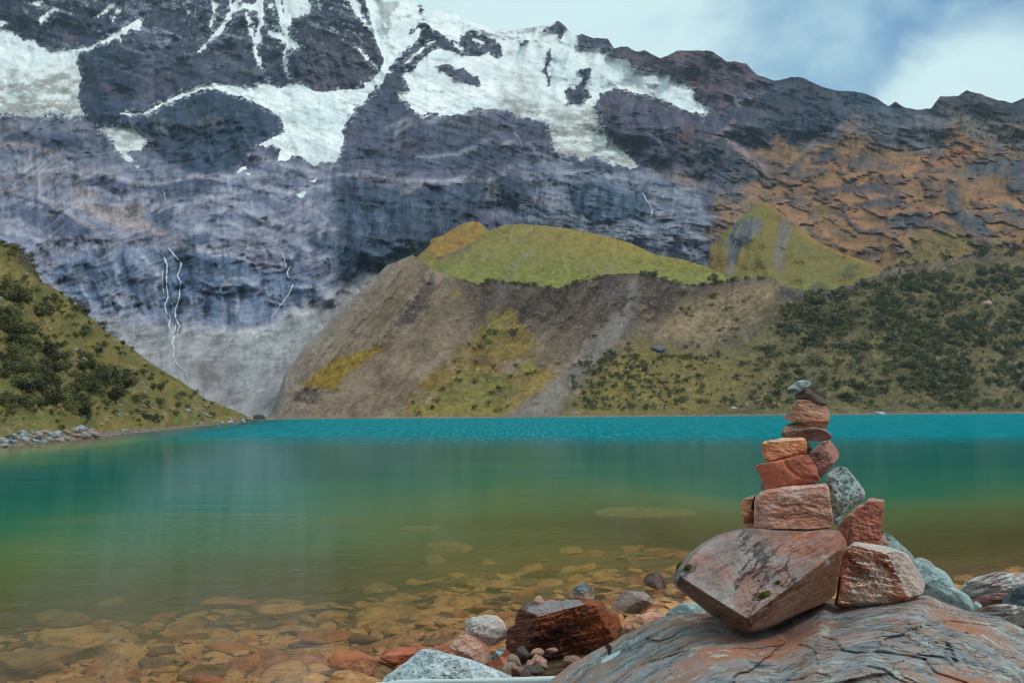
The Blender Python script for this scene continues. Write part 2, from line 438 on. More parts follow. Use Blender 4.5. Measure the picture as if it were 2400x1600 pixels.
# grey slabs right of it
region(pts('z2', 1120, 1030, 1300, 980, 1500, 1020, 1700, 1050, 1850, 1050, 2180, 1090, 2140, 1180, 2230, 1260, 2290, 1340, 2190, 1440, 2210, 1600, 1900, 1600, 1700, 1500, 1500, 1420, 1100, 1360, 900, 1330, 1150, 1270, 1180, 1180),
       lin(92, 100, 120), lin(122, 120, 132), 0.5 + 0.9 * n_hor, 16, 34, 0.01, 40)
region(pts('z2', 1390, 1150, 1480, 1110, 1600, 1110, 1720, 1170, 1860, 1170, 1900, 1280, 1880, 1340, 1700, 1350, 1560, 1380, 1420, 1290), lin(50, 66, 88), lin(86, 96, 114), 0.5 + n_vert, 8, 12, 0.04, 18)
region(pts('z2', 1920, 1040, 2230, 1070, 2230, 1160, 2020, 1150), lin(128, 104, 100), lin(116, 104, 108), 0.5 + n_fin, 14, 20, amt=0.9)
# right dome with glacier on its back
region(pts('z2', 1530, 660, 1600, 590, 1690, 535, 1900, 590, 2130, 690, 2300, 700, 2420, 780, 2400, 1050, 2240, 1060, 2000, 1030, 1850, 1020, 1740, 930, 1620, 830, 1580, 780),
       lin(56, 60, 80), lin(92, 80, 94), 0.5 + 0.8 * n_vert + 0.4 * n_big, 6, 10, 0.07, 45)
region(pts('z2', 2050, 830, 2160, 760, 2200, 800, 2100, 950, 2040, 920), lin(104, 76, 70), lin(88, 72, 78), 0.5 + n_vert, 8, 16, amt=0.7)
# rocky skyline ridge
region(pts('z3', -150, 180, 400, 250, 720, 440, 830, 480, 800, 560, 700, 650, 520, 700, 400, 690, 300, 560, 200, 470, 0, 450, -150, 380),
       lin(66, 60, 76), lin(98, 78, 84), 0.5 + 0.8 * n_med + 0.3 * n_big, 8, 12, 0.02, 30)
region(pts('z3', 280, 480, 400, 420, 500, 440, 430, 520, 320, 560), lin(112, 84, 78), lin(92, 76, 82), 0.5 + n_fin, 8, 20, amt=0.6)
region(pts('z3', 560, 580, 720, 540, 760, 600, 640, 680, 540, 700), lin(86, 92, 110), lin(104, 104, 118), 0.5 + n_str, 10, 16, amt=0.8)

# the brown hillside of the right
region(pts('z3', 560, 1180, 640, 1090, 600, 960, 480, 880, 500, 840, 700, 880, 900, 760, 1300, 700, 1700, 760, 2000, 720, 2600, 800, 2600, 1900, 470, 1900, 480, 1400, 420, 1290, 520, 1250),
       lin(104, 78, 62), lin(134, 98, 74), 0.5 + 0.9 * n_med + 0.5 * n_hor, 22, 34, 0.01, 60)
out = fbm((wx + wy * .6) / 60, (wy - wx * .35) / 26, 117, 5, 0.55)
hill_w = region(pts('z3', 700, 900, 1100, 800, 2600, 850, 2600, 1900, 700, 1900), lin(98, 84, 62), lin(138, 100, 70), 0.5 + out * 1.2, 30, 20, amt=0.55)
wout = sst(0.05, 0.22, out + .25 * n_med) * sst(1640, 1760, X) * sst(270, 340, Y)
col = over(col, 0.8 * wout, lin(58, 62, 74), lin(98, 82, 76), 0.5 + n_vert + .5 * lump_s)
bul = bul + 0.012 * wout
region(pts('z3', 450, 1560, 500, 1340, 470, 1230, 560, 1150, 800, 1160, 900, 1300, 1100, 1400, 1300, 1560), lin(124, 96, 74), lin(108, 92, 84), 0.5 + n_med, 20, 34)
# rock domes of the right skyline
region(pts('z3', 520, 760, 560, 680, 700, 650, 740, 580, 840, 500, 930, 470, 1010, 480, 1130, 540, 1230, 600, 1310, 690, 1260, 760, 1100, 830, 900, 880, 860, 800, 800, 830, 720, 890, 600, 890, 530, 830),
       lin(44, 54, 72), lin(74, 72, 84), 0.5 + 0.9 * n_med, 8, 12, 0.07, 40)
region(pts('z3', 1180, 560, 1350, 560, 1440, 600, 1520, 655, 1600, 660, 1520, 760, 1400, 720, 1300, 680), lin(56, 68, 84), lin(72, 80, 94), 0.5 + n_med, 8, 10, 0.02, 20)
region(pts('z3', 1300, 690, 1500, 700, 1800, 670, 1900, 800, 1860, 920, 1700, 930, 1500, 880, 1300, 800), lin(70, 74, 86), lin(92, 90, 98), 0.5 + n_str, 16, 20, amt=0.85)
region(pts('z3', 1790, 680, 1840, 580, 1950, 580, 2000, 545, 2280, 620, 2600, 600, 2600, 780, 2360, 770, 2150, 740, 2000, 710, 1860, 760), lin(48, 54, 64), lin(80, 70, 66), 0.5 + n_str + n_med, 8, 12, 0.04, 30)
region(pts('z3', 1880, 760, 1990, 720, 2150, 750, 2352, 800, 2600, 840, 2600, 940, 2300, 950, 2120, 870, 2000, 800), lin(96, 88, 84), lin(110, 100, 92), 0.5 + n_fin, 10, 12)
region(pts('z3', 1050, 860, 1200, 780, 1260, 720, 1270, 760, 1200, 880, 950, 950), lin(96, 92, 102), lin(108, 102, 108), 0.5 + n_fin, 8, 10, amt=0.9)
region(pts('z3', 1860, 900, 1990, 850, 2080, 880, 2120, 940, 1980, 970, 1870, 990), lin(138, 92, 58), lin(124, 88, 60), 0.5 + n_fin, 10, 14)
# outcrops
for pl in (pts('z3', 500, 1130, 520, 1010, 600, 950, 700, 960, 760, 1030, 700, 1100, 600, 1210, 540, 1200), pts('z3', 330, 1060, 420, 990, 540, 990, 420, 1060, 400, 1120),
           pts('z3', 220, 950, 300, 880, 400, 870, 540, 870, 570, 920, 480, 970, 330, 1010), pts('z3', 1000, 1080, 1030, 990, 1130, 950, 1200, 1000, 1120, 1070, 1040, 1100),
           pts('z3', 1290, 980, 1390, 1000, 1330, 1040, 1290, 1030), pts('z3', 930, 1020, 960, 950, 1040, 950, 1000, 1020),
           pts('z3', 1900, 1080, 2000, 1040, 2200, 980, 2420, 980, 2420, 1060, 2200, 1080, 2000, 1110, 1960, 1160), pts('z3', 1880, 1060, 1960, 1150, 1930, 1250, 2000, 1310, 2150, 1330, 2170, 1480, 2000, 1470, 1900, 1330),
           pts('z3', 2260, 1140, 2420, 1100, 2420, 1230, 2320, 1200), pts('z3', 2200, 1260, 2420, 1270, 2420, 1350, 2280, 1330), pts('z3', 1540, 1350, 1740, 1330, 1800, 1380, 1650, 1400, 1560, 1390)):
    region(pl, lin(44, 56, 72), lin(92, 86, 88), 0.5 + 0.8 * n_vert + .4 * lump_s, 14, 40, 0.02, 14)
# pale grass at its foot
region(pts('z6', 1560, 480, 1600, 330, 1700, 260, 1880, 250, 2100, 330, 2400, 300, 2400, 700, 1400, 700), lin(118, 104, 62), lin(96, 88, 62), 0.5 + n_med, 18, 22, amt=0.8)


# ---- traced ledges and clefts
def strokes(z_, w, c, amt, b, *lines):
    global col, bul
    for ln in lines:
        p = pts(z_, *ln)
        sd = boxed(sd_line, wx, wy + 5 * n_med, p, 60, w)
        f = sst(5, -3, sd + 5 * n_med + 3 * n_fin) * amt
        col = over(col, f, c)
        bul = bul + b * np.exp(-(np.clip(sd, 0, 60) / 9) ** 2)
LG = lin(134, 130, 142); TN = lin(134, 120, 122); DK = lin(42, 50, 70); OR = lin(142, 102, 76)
strokes('z1', 3.5, TN, .8, .004, (0, 880, 120, 900, 250, 930, 360, 960, 460, 1030, 490, 1080), (150, 900, 180, 960, 160, 1040), (230, 1080, 240, 1180), (480, 1090, 500, 1050, 700, 1060), (0, 1170, 200, 1190, 380, 1280, 560, 1380, 620, 1450))
strokes('z1', 4, LG, .75, .005, (480, 1090, 620, 1060, 740, 1090, 840, 1125, 1000, 1125, 1180, 1100, 1400, 1100, 1560, 1065, 1720, 1050), (340, 1240, 600, 1235, 870, 1240, 1020, 1250, 1250, 1240, 1480, 1190), (1250, 1340, 1400, 1290, 1550, 1310, 1750, 1380, 1900, 1380),
        (1160, 1500, 1400, 1480, 1600, 1530, 1800, 1560), (1500, 960, 1700, 1010, 1900, 1040, 2080, 1020), (100, 980, 300, 1010, 450, 1060), (0, 1050, 160, 1040, 330, 1060), (500, 1160, 760, 1200, 900, 1190), (1180, 1400, 1360, 1370, 1560, 1420, 1700, 1480), (1560, 1130, 1800, 1180, 2000, 1150), (1900, 1240, 2000, 1330, 1960, 1440))
strokes('z1', 3, DK, .7, -.004, (1440, 1150, 1650, 1180, 1800, 1240), (840, 1145, 1000, 1150, 1200, 1125, 1380, 1125), (520, 1130, 700, 1170, 840, 1160), (20, 1190, 240, 1240, 420, 1330, 540, 1420), (1260, 1370, 1400, 1320, 1560, 1350, 1720, 1420), (30, 850, 260, 860, 440, 880), (280, 910, 420, 920, 560, 950), (1480, 1010, 1700, 1050, 1860, 1080), (1980, 1200, 2080, 1180))
strokes('z4', 4, LG, .75, .005, (1030, 200, 1180, 200, 1300, 230, 1500, 280, 1700, 330, 1800, 320), (400, 330, 520, 480, 560, 580), (620, 520, 700, 480, 760, 560, 860, 620), (1280, 460, 1480, 400, 1600, 460, 1640, 540), (1450, 300, 1600, 290, 1780, 310), (880, 260, 960, 330, 950, 480), (270, 360, 420, 540, 500, 590), (1350, 380, 1440, 480, 1440, 600), (1820, 440, 1960, 430, 2060, 470), (1180, 520, 1160, 620), (60, 100, 240, 180, 480, 210, 700, 200))
strokes('z4', 3, DK, .75, -.005, (760, 260, 790, 400, 830, 480, 840, 560), (1270, 650, 1270, 500, 1340, 430), (1600, 400, 1590, 520, 1700, 540), (1480, 255, 1600, 300, 1780, 332), (530, 330, 580, 450, 610, 570), (1150, 300, 1180, 420, 1190, 560), (980, 420, 985, 560), (1440, 330, 1600, 360, 1760, 350), (880, 430, 900, 560), (1380, 560, 1400, 660), (660, 500, 720, 600), (1780, 500, 1840, 560))
strokes('z2', 4, LG, .7, .005, (0, 1080, 200, 1080, 380, 1100, 600, 1110, 760, 1080), (360, 1170, 480, 1130, 700, 1090, 900, 1110, 1020, 1070, 1060, 1030), (320, 840, 420, 760, 560, 740, 720, 720, 880, 700), (880, 880, 1000, 890, 1060, 880), (1100, 1260, 1180, 1220, 1260, 1210, 1390, 1290), (1900, 1300, 2000, 1280, 2100, 1310, 2200, 1340, 2310, 1330),
        (1750, 1490, 1900, 1420, 2050, 1390, 2200, 1420), (1900, 1500, 2100, 1450, 2250, 1460), (270, 810, 380, 760, 430, 730), (480, 950, 700, 930, 860, 900), (1200, 1010, 1400, 1040, 1560, 1060, 1740, 1080), (1150, 900, 1200, 960), (1930, 1180, 2060, 1170, 2200, 1200))
strokes('z2', 2.5, DK, .75, -.006, (800, 1170, 800, 1260), (870, 1180, 880, 1270), (980, 1130, 1000, 1220), (280, 1300, 290, 1500), (180, 1250, 190, 1400), (1110, 1160, 1130, 1240), (1040, 1330, 1200, 1300, 1390, 1320), (60, 900, 200, 960, 420, 970), (560, 850, 700, 890, 860, 860), (300, 1010, 560, 1030, 800, 1010), (1580, 1160, 1590, 1330), (1720, 1190, 1730, 1330), (1480, 1150, 1490, 1280), (1640, 680, 1700, 800, 1690, 920), (1800, 640, 1840, 800, 1830, 960), (1960, 760, 1980, 900), (1760, 1330, 1900, 1360, 2050, 1350), (420, 1220, 440, 1400), (600, 1180, 620, 1320))
strokes('z3', 4, OR, .75, .004, (850, 1080, 1000, 1110, 1200, 1090, 1400, 1060, 1560, 1060, 1700, 1010), (1050, 1145, 1250, 1125, 1450, 1100, 1600, 1080), (1150, 1250, 1300, 1210, 1550, 1180), (1280, 1310, 1450, 1290, 1700, 1270, 1880, 1310), (820, 1260, 950, 1340, 1060, 1380), (900, 990, 1000, 930, 1180, 900), (1000, 1020, 1200, 1010, 1300, 1060, 1700, 1050), (1980, 1130, 2150, 1150, 2330, 1200), (1300, 1340, 1420, 1380, 1520, 1460), (1500, 930, 1700, 960, 1840, 990), (2000, 1230, 2200, 1210, 2352, 1290), (1050, 1390, 1180, 1480, 1290, 1560))
strokes('z3', 3.5, DK, .65, -.004, (1100, 1155, 1240, 1135, 1330, 1110), (1480, 1085, 1600, 1092), (900, 1050, 960, 990, 1040, 940), (1250, 1150, 1400, 1140, 1500, 1160), (1700, 1060, 1860, 1040), (1320, 1240, 1450, 1230, 1600, 1220), (1560, 1330, 1700, 1340, 1800, 1380), (1180, 1290, 1260, 1330), (880, 1200, 940, 1260), (760, 1130, 860, 1110), (1400, 1400, 1460, 1470), (980, 850, 1180, 800), (600, 700, 680, 800), (860, 560, 980, 620, 1080, 700))
strokes('z4', 7, DK, .6, -.003, (1005, 250, 1020, 440, 1015, 560, 1050, 640), (1108, 300, 1098, 420, 1090, 520, 1075, 640, 1090, 700))
strokes('z3', 5, lin(124, 104, 108), .8, .003, (560, 860, 640, 930, 760, 1020), (420, 860, 520, 800, 580, 740), (700, 640, 760, 580))

# ---- snow: signed distances, in photo pixels, wobbled
def snow(add, sub=(), lines=(), jit=9.0, seed=0):
    nz = fbm(X / 16, Y / 12, 301 + seed, 4, 0.62)
    s = np.full(X.shape, 1e3)
    for pl in add: s = np.minimum(s, boxed(sd_poly, X + 4 * nz, Y + 4 * nz, pl, 60))
    for ln, w in lines: s = np.minimum(s, boxed(sd_line, X + 5 * nz, Y, ln, 60, w))
    for pl in sub: s = np.maximum(s, -boxed(sd_poly, X + 5 * nz, Y + 3 * nz, pl, 60))
    return s + jit * nz + .5 * jit * fbm(X / 5, Y / 5, 351 + seed, 2)

z = np.zeros(X.shape)
g1 = snow([pts('z1', -400, 60, 0, 180, 80, 200, 150, 250, 200, 245, 230, 290, 330, 320, 420, 305, 560, 290, 480, 340, 460, 400, 500, 470, 490, 540, 480, 620, 520, 700, 450, 720, 300, 700, 200, 730, 0, 690, -400, 700),
           pts('z1', 540, 292, 650, 240, 790, 150, 840, 120, 866, 128, 862, 160, 820, 190, 750, 225, 745, 265, 715, 232, 620, 262)], jit=7, seed=1)
g2 = snow([pts('z1', 780, 705, 740, 695, 880, 688, 1000, 628, 1150, 556, 1240, 515, 1330, 508, 1500, 545, 1560, 535, 1630, 505, 1720, 545, 1780, 510, 1850, 520, 1960, 570, 2100, 550, 2240, 545, 2225, 510, 2270, 500,
               2330, 440, 2352, 370, 2400, 300, 2430, 330, 2352, 480, 2290, 560, 2180, 660, 2130, 740, 2090, 790, 2110, 830, 2060, 1000, 2010, 1000, 1920, 1010, 1840, 960, 1780, 955, 1700, 1000, 1720, 920, 1650, 890, 1580, 890, 1740, 810, 1730, 740,
               1660, 680, 1500, 600, 1380, 565, 1280, 542, 1180, 572, 1080, 616, 900, 696)], jit=5, seed=2)
g3 = snow([pts('z1', 610, 785, 700, 780, 790, 760, 850, 820, 910, 880, 880, 910, 800, 930, 790, 950, 850, 1025, 780, 990, 720, 930, 690, 860)], jit=5, seed=3)
main = pts('z2', 140, 520, 220, 480, 240, 430, 270, 380, 200, 220, 160, 60, 130, -80, 1300, -80, 1450, 190, 1450, 290, 1560, 300, 1640, 310, 1630, 350, 1740, 365, 1780, 410, 1840, 440, 1960, 450, 2050, 480, 2060, 510, 2140, 540, 2160, 590, 2240, 680,
           2210, 700, 2130, 680, 2030, 640, 1900, 590, 1780, 560, 1690, 535, 1620, 560, 1560, 620, 1530, 650, 1570, 700, 1580, 800, 1620, 830, 1740, 940, 1820, 1020, 1790, 1040, 1700, 1020, 1600, 990, 1560, 960, 1470, 1000, 1450, 950, 1380, 950, 1310, 930,
           1290, 860, 1270, 760, 1190, 730, 1080, 700, 950, 670, 800, 670, 720, 700, 610, 710, 590, 695, 490, 715, 430, 650, 370, 620, 350, 570, 420, 555, 400, 510, 370, 470, 390, 450, 310, 440, 255, 440)
spur = pts('z2', 260, 445, 300, 390, 420, 290, 520, 175, 480, 165, 420, 215, 385, 215, 345, 180, 380, 200, 430, 185, 480, 140, 530, 150, 560, 185, 600, 200, 650, 240, 720, 260, 735, 215, 790, 190, 870, 220, 970, 260, 990, 340, 960, 365, 900, 322, 830, 355, 740, 340, 670, 315, 610, 300, 560, 310, 480, 370, 440, 435, 390, 450)
stripe = [pts('z2', 380, 395, 470, 310, 510, 280, 505, 300, 430, 370, 390, 400), pts('z2', 530, 265, 570, 250, 565, 270, 535, 280), pts('z2', 680, 250, 760, 300, 740, 320, 690, 280), pts('z2', 800, 230, 880, 260, 860, 275, 800, 250)]
isl = [pts('z2', 580, 410, 660, 400, 760, 430, 850, 490, 860, 540, 780, 520, 700, 490, 620, 450), pts('z2', 1370, 560, 1440, 540, 1470, 480, 1450, 430, 1530, 420, 1530, 460, 1490, 540, 1540, 590, 1470, 640, 1390, 640),
       pts('z2', 1235, 200, 1285, 150, 1325, 110, 1385, 170, 1360, 220, 1335, 255, 1328, 195, 1290, 185), pts('z2', 1265, 300, 1285, 305, 1285, 360, 1260, 420, 1235, 450, 1250, 390), pts('z2', 1245, 440, 1258, 440, 1285, 520, 1272, 530),
       pts('z2', 1100, 275, 1150, 240, 1155, 258, 1105, 290), pts('z2', 340, 120, 360, 80, 385, 60, 375, 95, 350, 128), pts('z2', 470, 60, 490, 50, 515, 62, 478, 82)]
g4 = np.maximum(snow([main], [spur] + isl, jit=6, seed=4), -1e3)
g4 = np.minimum(g4, snow(stripe, jit=3, seed=5))
g5 = snow([pts('z1', 1730, -60, 1900, -60, 1890, 70, 1800, 110, 1770, 190, 1740, 150), pts('z1', 2250, -60, 2500, -60, 2500, 250, 2352, 220, 2290, 130), pts('z1', 1620, 178, 1700, 200, 1780, 245, 1845, 285, 1800, 290, 1730, 262, 1630, 205), pts('z1', 2015, 165, 2060, 172, 2060, 192, 2025, 185)],
          lines=[(pts('z1', 1460, 10, 1400, 110, 1300, 240, 1215, 322), [6, 5.5, 4, 2]), (pts('z1', 1590, -60, 1600, 150, 1555, 300, 1590, 390, 1620, 450), [8, 7, 5, 2, 1]), (pts('z1', 1500, 20, 1530, 180, 1560, 260), [4, 3, 1]),
                 (pts('z1', 1690, -20, 1740, 180, 1765, 270, 1735, 400, 1775, 475), [5, 5, 5, 3, 1]), (pts('z1', 1790, 90, 1750, 240), [6, 4]), (pts('z1', 1300, -20, 1320, 70, 1280, 180), [6, 4, 1]),
                 (pts('z1', 2140, -30, 2200, 90, 2300, 210), [8, 6, 4]), (pts('z1', 2130, 170, 2210, 240), [3, 2]), (pts('z1', 1440, 40, 1560, 50, 1600, 30), [7, 7, 7]), (pts('z1', 2180, 290, 2320, 430), [2, 2])], jit=8, seed=6)
dust = -16 * fbm(X / 9, Y / 15, 701, 4, 0.65) + 3.0 + 0.09 * np.clip(Y, 0, 400) + 0.02 * np.abs(X - 640)
g5 = np.minimum(g5, np.where((X > 420) & (X < 920) & (Y < 130), dust, 1e3))
g6 = snow([], lines=[(pts('z1', 230, 150, 290, 90, 330, 55), [3, 6, 4]), (pts('z1', 180, 0, 250, 40, 300, 80), [3, 2, 2]), (pts('z1', 0, 150, 40, 145), [4, 2]), (pts('z1', 600, 100, 690, 30), [4, 3]), (pts('z1', 690, 130, 720, 60), [2, 2]), (pts('z1', 340, 60, 430, 75), [2, 1])], jit=7, seed=7)



snow_m = sst(6, -6, np.minimum(np.minimum(np.minimum(g1, g2), np.minimum(g3, g4)), np.minimum(g5, g6)))
# relief
fall = fbm((wx + .5 * (wy - 400) * np.where(wx < 1000, -.6, .5)) / 62, wy / 190, 205, 4, .55, True)       # gullies down the fall line
rel = 0.036 * fbm(wx / 170, wy / 120, 201, 4, 0.5, True) + 0.020 * fall + 0.012 * lump_s + (0.0035 * led + 0.003 * crk + .002 * n_str) * (1 - .9 * snow_m)
rel = rel * (1 - .45 * snow_m) * (1 - .15 * sst(980, 760, X) * sst(330, 430, Y)) * (1 - .68 * sst(1690, 1800, X) * sst(300, 380, Y)) * 1.35
quiet = 1 - 0.75 * boxed(sd_poly, X, Y, pts('z4', 900, 700, 1500, 720, 2080, 500, 2400, 300, 2400, 1330, 1000, 1330, 800, 800), 50).clip(-30, 0) / -30
M.D = Dm * (1 - bul * 0.8 - rel * quiet)
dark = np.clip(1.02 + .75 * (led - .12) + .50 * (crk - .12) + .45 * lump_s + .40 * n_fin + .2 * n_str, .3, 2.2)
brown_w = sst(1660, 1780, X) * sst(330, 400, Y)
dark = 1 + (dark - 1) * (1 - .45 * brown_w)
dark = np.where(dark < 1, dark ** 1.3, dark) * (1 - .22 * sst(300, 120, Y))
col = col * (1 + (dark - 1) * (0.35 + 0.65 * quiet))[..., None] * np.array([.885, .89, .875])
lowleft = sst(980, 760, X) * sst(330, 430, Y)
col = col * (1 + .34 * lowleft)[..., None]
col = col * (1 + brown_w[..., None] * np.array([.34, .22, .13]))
allsnow = np.minimum(np.minimum(np.minimum(g1, g2), np.minimum(g3, g4)), np.minimum(g5, g6))
thin = fbm(X / 6, (Y + .3 * X) / 4, 771, 4, .7)
col = over(col, sst(10, -6, allsnow + 26 * thin + 6) * .85 * sst(420, 330, Y), np.array([.62, .64, .66]))
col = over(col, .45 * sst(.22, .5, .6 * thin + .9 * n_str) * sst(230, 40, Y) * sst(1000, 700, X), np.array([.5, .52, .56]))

dirt_n = fbm(X / 30, Y / 12, 401, 5, 0.65)
streak = fbm((X * 0.85 + Y * 0.5) / 60, (Y - 0.5 * X) / 7, 411, 5, 0.6)
mat_snow, nt = new_mat('glacier_snow')
a_ = nd(nt, 'ShaderNodeAttribute', attribute_name='Col'); g_ = nd(nt, 'ShaderNodeNewGeometry')
v_ = noise(nt, g_.outputs['Position'], 0.12, 8, 0.65)
f_ = math_n(nt, 'MULTIPLY_ADD', v_, 0.3, 0.9)
vm_ = nd(nt, 'ShaderNodeVectorMath', operation='SCALE'); nt.links.new(a_.outputs['Color'], vm_.inputs[0]); nt.links.new(f_, vm_.inputs['Scale'])
finish(nt, vm_.outputs[0], v_, 0.8, 0.1, 0.4, 1.5)
WHITE = np.array([0.82, 0.82, 0.82])

def glacier(label, sdf, dirty, name='glacier', cat='glacier', thick=0.010, group=None):
    """an ice sheet lying on the mountain; it sinks under the rock where its outline ends"""
    sdf = sdf + np.clip(dirty, 0, 1.2) * 26 * np.clip(fbm(X / 13, Y / 7, 441, 4, .65) - .12, 0, 1)
    keep = sdf < 14
    rows, cols_ = np.where(keep.any(1))[0], np.where(keep.any(0))[0]
    r0, r1, c0, c1 = rows[0], rows[-1] + 1, cols_[0], cols_[-1] + 1
    sub = np.s_[r0:r1, c0:c1]
    lift = np.clip(-sdf[sub] / 14.0, -1, 1.0)
    lump = 0.0022 * fbm(X[sub] / 40, Y[sub] / 22, 431, 4, 0.5)
    D = M.D[sub] * (1 - thick * 0.35 * lift - (lift > 0) * lift * (lump + 0.002 * dirt_n[sub]))
    P = at(X[sub], Y[sub], D)
    lowp = sst(60, 260, Y[sub])
    crev = sst(.55, .85, fbm((X[sub] + .8 * Y[sub]) / 40, (Y[sub] - .25 * X[sub]) / 6, 445, 4, .6, True))
    c = WHITE * (1.0 + (.1 + .3 * lowp) * np.minimum(streak[sub], .15) + .3 * lowp * np.minimum(dirt_n[sub], .1) + .14 * np.minimum(n_fin[sub], .2))[..., None] * (1 - (.10 + .32 * lowp) * crev)[..., None] * (1 - .13 * sst(-.1, .35, fbm(X[sub] / 50, Y[sub] / 34, 447, 4)))[..., None] ** np.array([1.3, 1, .75])  # soft bluish shading and darker crevasse lines painted into the snow colour
    c = over(c, np.clip(dirty[sub] * (0.55 + 1.6 * dirt_n[sub] + 0.5 * n_fin[sub]), 0, 0.92), lin(122, 118, 112), lin(160, 154, 148), 0.5 + n_fin[sub])
    R, C = P.shape[:2]
    fc = grid_faces(R, C)
    kf = keep[sub].ravel()[fc].any(1)
    fc = fc[kf]
    used = np.unique(fc); remap = np.zeros(R * C, np.int64); remap[used] = np.arange(len(used))
    me = mesh_np(name, P.reshape(-1, 3)[used], remap[fc], mat_snow, True, np.clip(c.reshape(-1, 3)[used], 0, .9))
    return tag(link(name, me), label, cat, group)

mat_mtn = terrain_mat('mountain_rock', 0.12, 0.9, 0.8, 0.45)
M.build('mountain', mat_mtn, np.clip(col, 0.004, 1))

glacier('dirty white glacier at the far left under the dark upper wall', g1, 1.15 * sst(125, 200, Y) * sst(215, 150, X) + 0.45 * sst(200, 280, Y))
glacier('white glacier tongue curling round the dark rock dome left of the central ridge', g2, 0.9 * sst(330, 400, Y) * sst(700, 790, X))
glacier('small dirty ice patch at the left foot of the dark rock dome', g3, z + 0.75, 'ice_patch', 'ice patch')
glacier('broad bright glacier spreading below the cloudy summit across the centre', g4, 1.1 * sst(215, 290, Y) * sst(1120, 1240, X) * sst(1560, 1480, X) + 0.55 * sst(150, 190, Y) * sst(1150, 1190, X) * sst(1290, 1240, X))
glacier('thin snow streaks filling the gullies of the highest dark wall', g5, z, 'snow_streaks', 'snow')
glacier('small snow scraps on the dark wall of the upper left corner', g6, z, 'snow_streaks', 'snow')
for lb, pl in (('pale snow scrap on grey slabs below the dark rock dome', [pts('z1', 1445, 1055, 1480, 1025, 1520, 1022, 1515, 1042), pts('z1', 1505, 1060, 1530, 1060, 1545, 1080)]),
               ('pale snow scraps stepping down beside the central buttress', [pts('z1', 1890, 1110, 1950, 1090, 1930, 1115), pts('z1', 1800, 1190, 1870, 1170, 1880, 1190, 1840, 1205), pts('z1', 1865, 1140, 1895, 1118, 1885, 1140)])):
    glacier(lb, snow(pl, jit=2, seed=8), z, 'snow_patch', 'snow')
# ---- waterfalls: white water ribbons lying on the cliff
mat_fall, nt = new_mat('white_water')
g_ = nd(nt, 'ShaderNodeNewGeometry')
finish(nt, mixc(nt, noise(nt, g_.outputs['Position'], 0.9, 6, 0.7), (0.30, 0.34, 0.40), (0.85, 0.87, 0.90)), None, 0.5, 0.3)
def ribbon(lines, name, label, lift=1.2):
    V, Fc = [], []
    for ln, w in lines:
        ln = np.array(ln, float); s = np.concatenate([[0], np.cumsum(np.hypot(*np.diff(ln, axis=0).T))])
        n = max(6, int(s[-1] / 4)); q = np.linspace(0, s[-1], n)
        lx = np.interp(q, s, ln[:, 0]) + 1.6 * fbm(q / 9, q * 0 + w * 7, 5, 3); ly = np.interp(q, s, ln[:, 1])
        ww = w * (0.62 + 0.9 * fbm(q / 7, q * 0 + 9, 15, 3)); ww *= .72; ww[0] *= .3; ww[-1] *= .3
        D = M.depth(lx, ly); b = len(V)
        for i in range(n):
            V += [at(lx[i] - ww[i], ly[i], D[i] + .4), at(lx[i] - .5 * ww[i], ly[i], D[i] - lift), at(lx[i] + .5 * ww[i], ly[i], D[i] - lift), at(lx[i] + ww[i], ly[i], D[i] + .4)]
        for i in range(n - 1):
            for k in range(3):
                a = b + i * 4 + k; Fc.append((a, a + 1, a + 5, a + 4))
    return tag(link(name, mesh_np(name, V, Fc, mat_fall)), label, 'waterfall')
ribbon([(pts('z4', 1005, 265, 1022, 320, 1020, 440, 1030, 510, 1010, 560, 1020, 610, 1050, 640), 3.2), (pts('z4', 1000, 340, 992, 400, 1003, 500), 1.6),
        (pts('z4', 1030, 210, 1075, 265, 1108, 300, 1103, 345, 1085, 380, 1105, 420, 1098, 520, 1070, 590, 1075, 645, 1098, 690, 1080, 750), 3.8),
        (pts('z4', 1040, 640, 1030, 690, 1055, 730, 1060, 770), 2.6), (pts('z4', 1078, 680, 1065, 740), 2.2), (pts('z4', 1075, 745, 1052, 790, 1068, 830, 1062, 880, 1085, 925, 1135, 968), 3.2),
        (pts('z4', 935, 185, 965, 230, 1010, 262), 1.2), (pts('z4', 1135, 968, 1155, 1010), 1.6)], 'waterfall', 'tall double waterfall braiding down the grey cliff to the scree')
ribbon([(pts('z4', 1798, 420, 1775, 480, 1720, 560, 1690, 600, 1660, 640), 2.6), (pts('z4', 1780, 320, 1755, 360, 1765, 395), 2.6), (pts('z4', 1728, 230, 1740, 280, 1752, 350), 1.5)], 'waterfall', 'thin slanting waterfall on the cliff right of the double fall')
ribbon([(pts('z2', 1845, 1180, 1870, 1230, 1905, 1280, 1895, 1330), 2.2)], 'waterfall', 'short white cascade at the right end of the dark cliff above the green hill')
ribbon([(pts('z2', 1765, 1420, 1740, 1450, 1728, 1490), 2.4)], 'waterfall', 'tiny white stream just above the right shoulder of the green hill')
ribbon([(pts('z2', 1050, 800, 1090, 850, 1110, 900), 1.0)], 'waterfall', 'faint trickle on the dark buttress under the broad glacier')
ribbon([(pts('z1', 1000, 1170, 1020, 1240), 1.2)], 'waterfall', 'short trickle over a dark ledge high above the double fall')

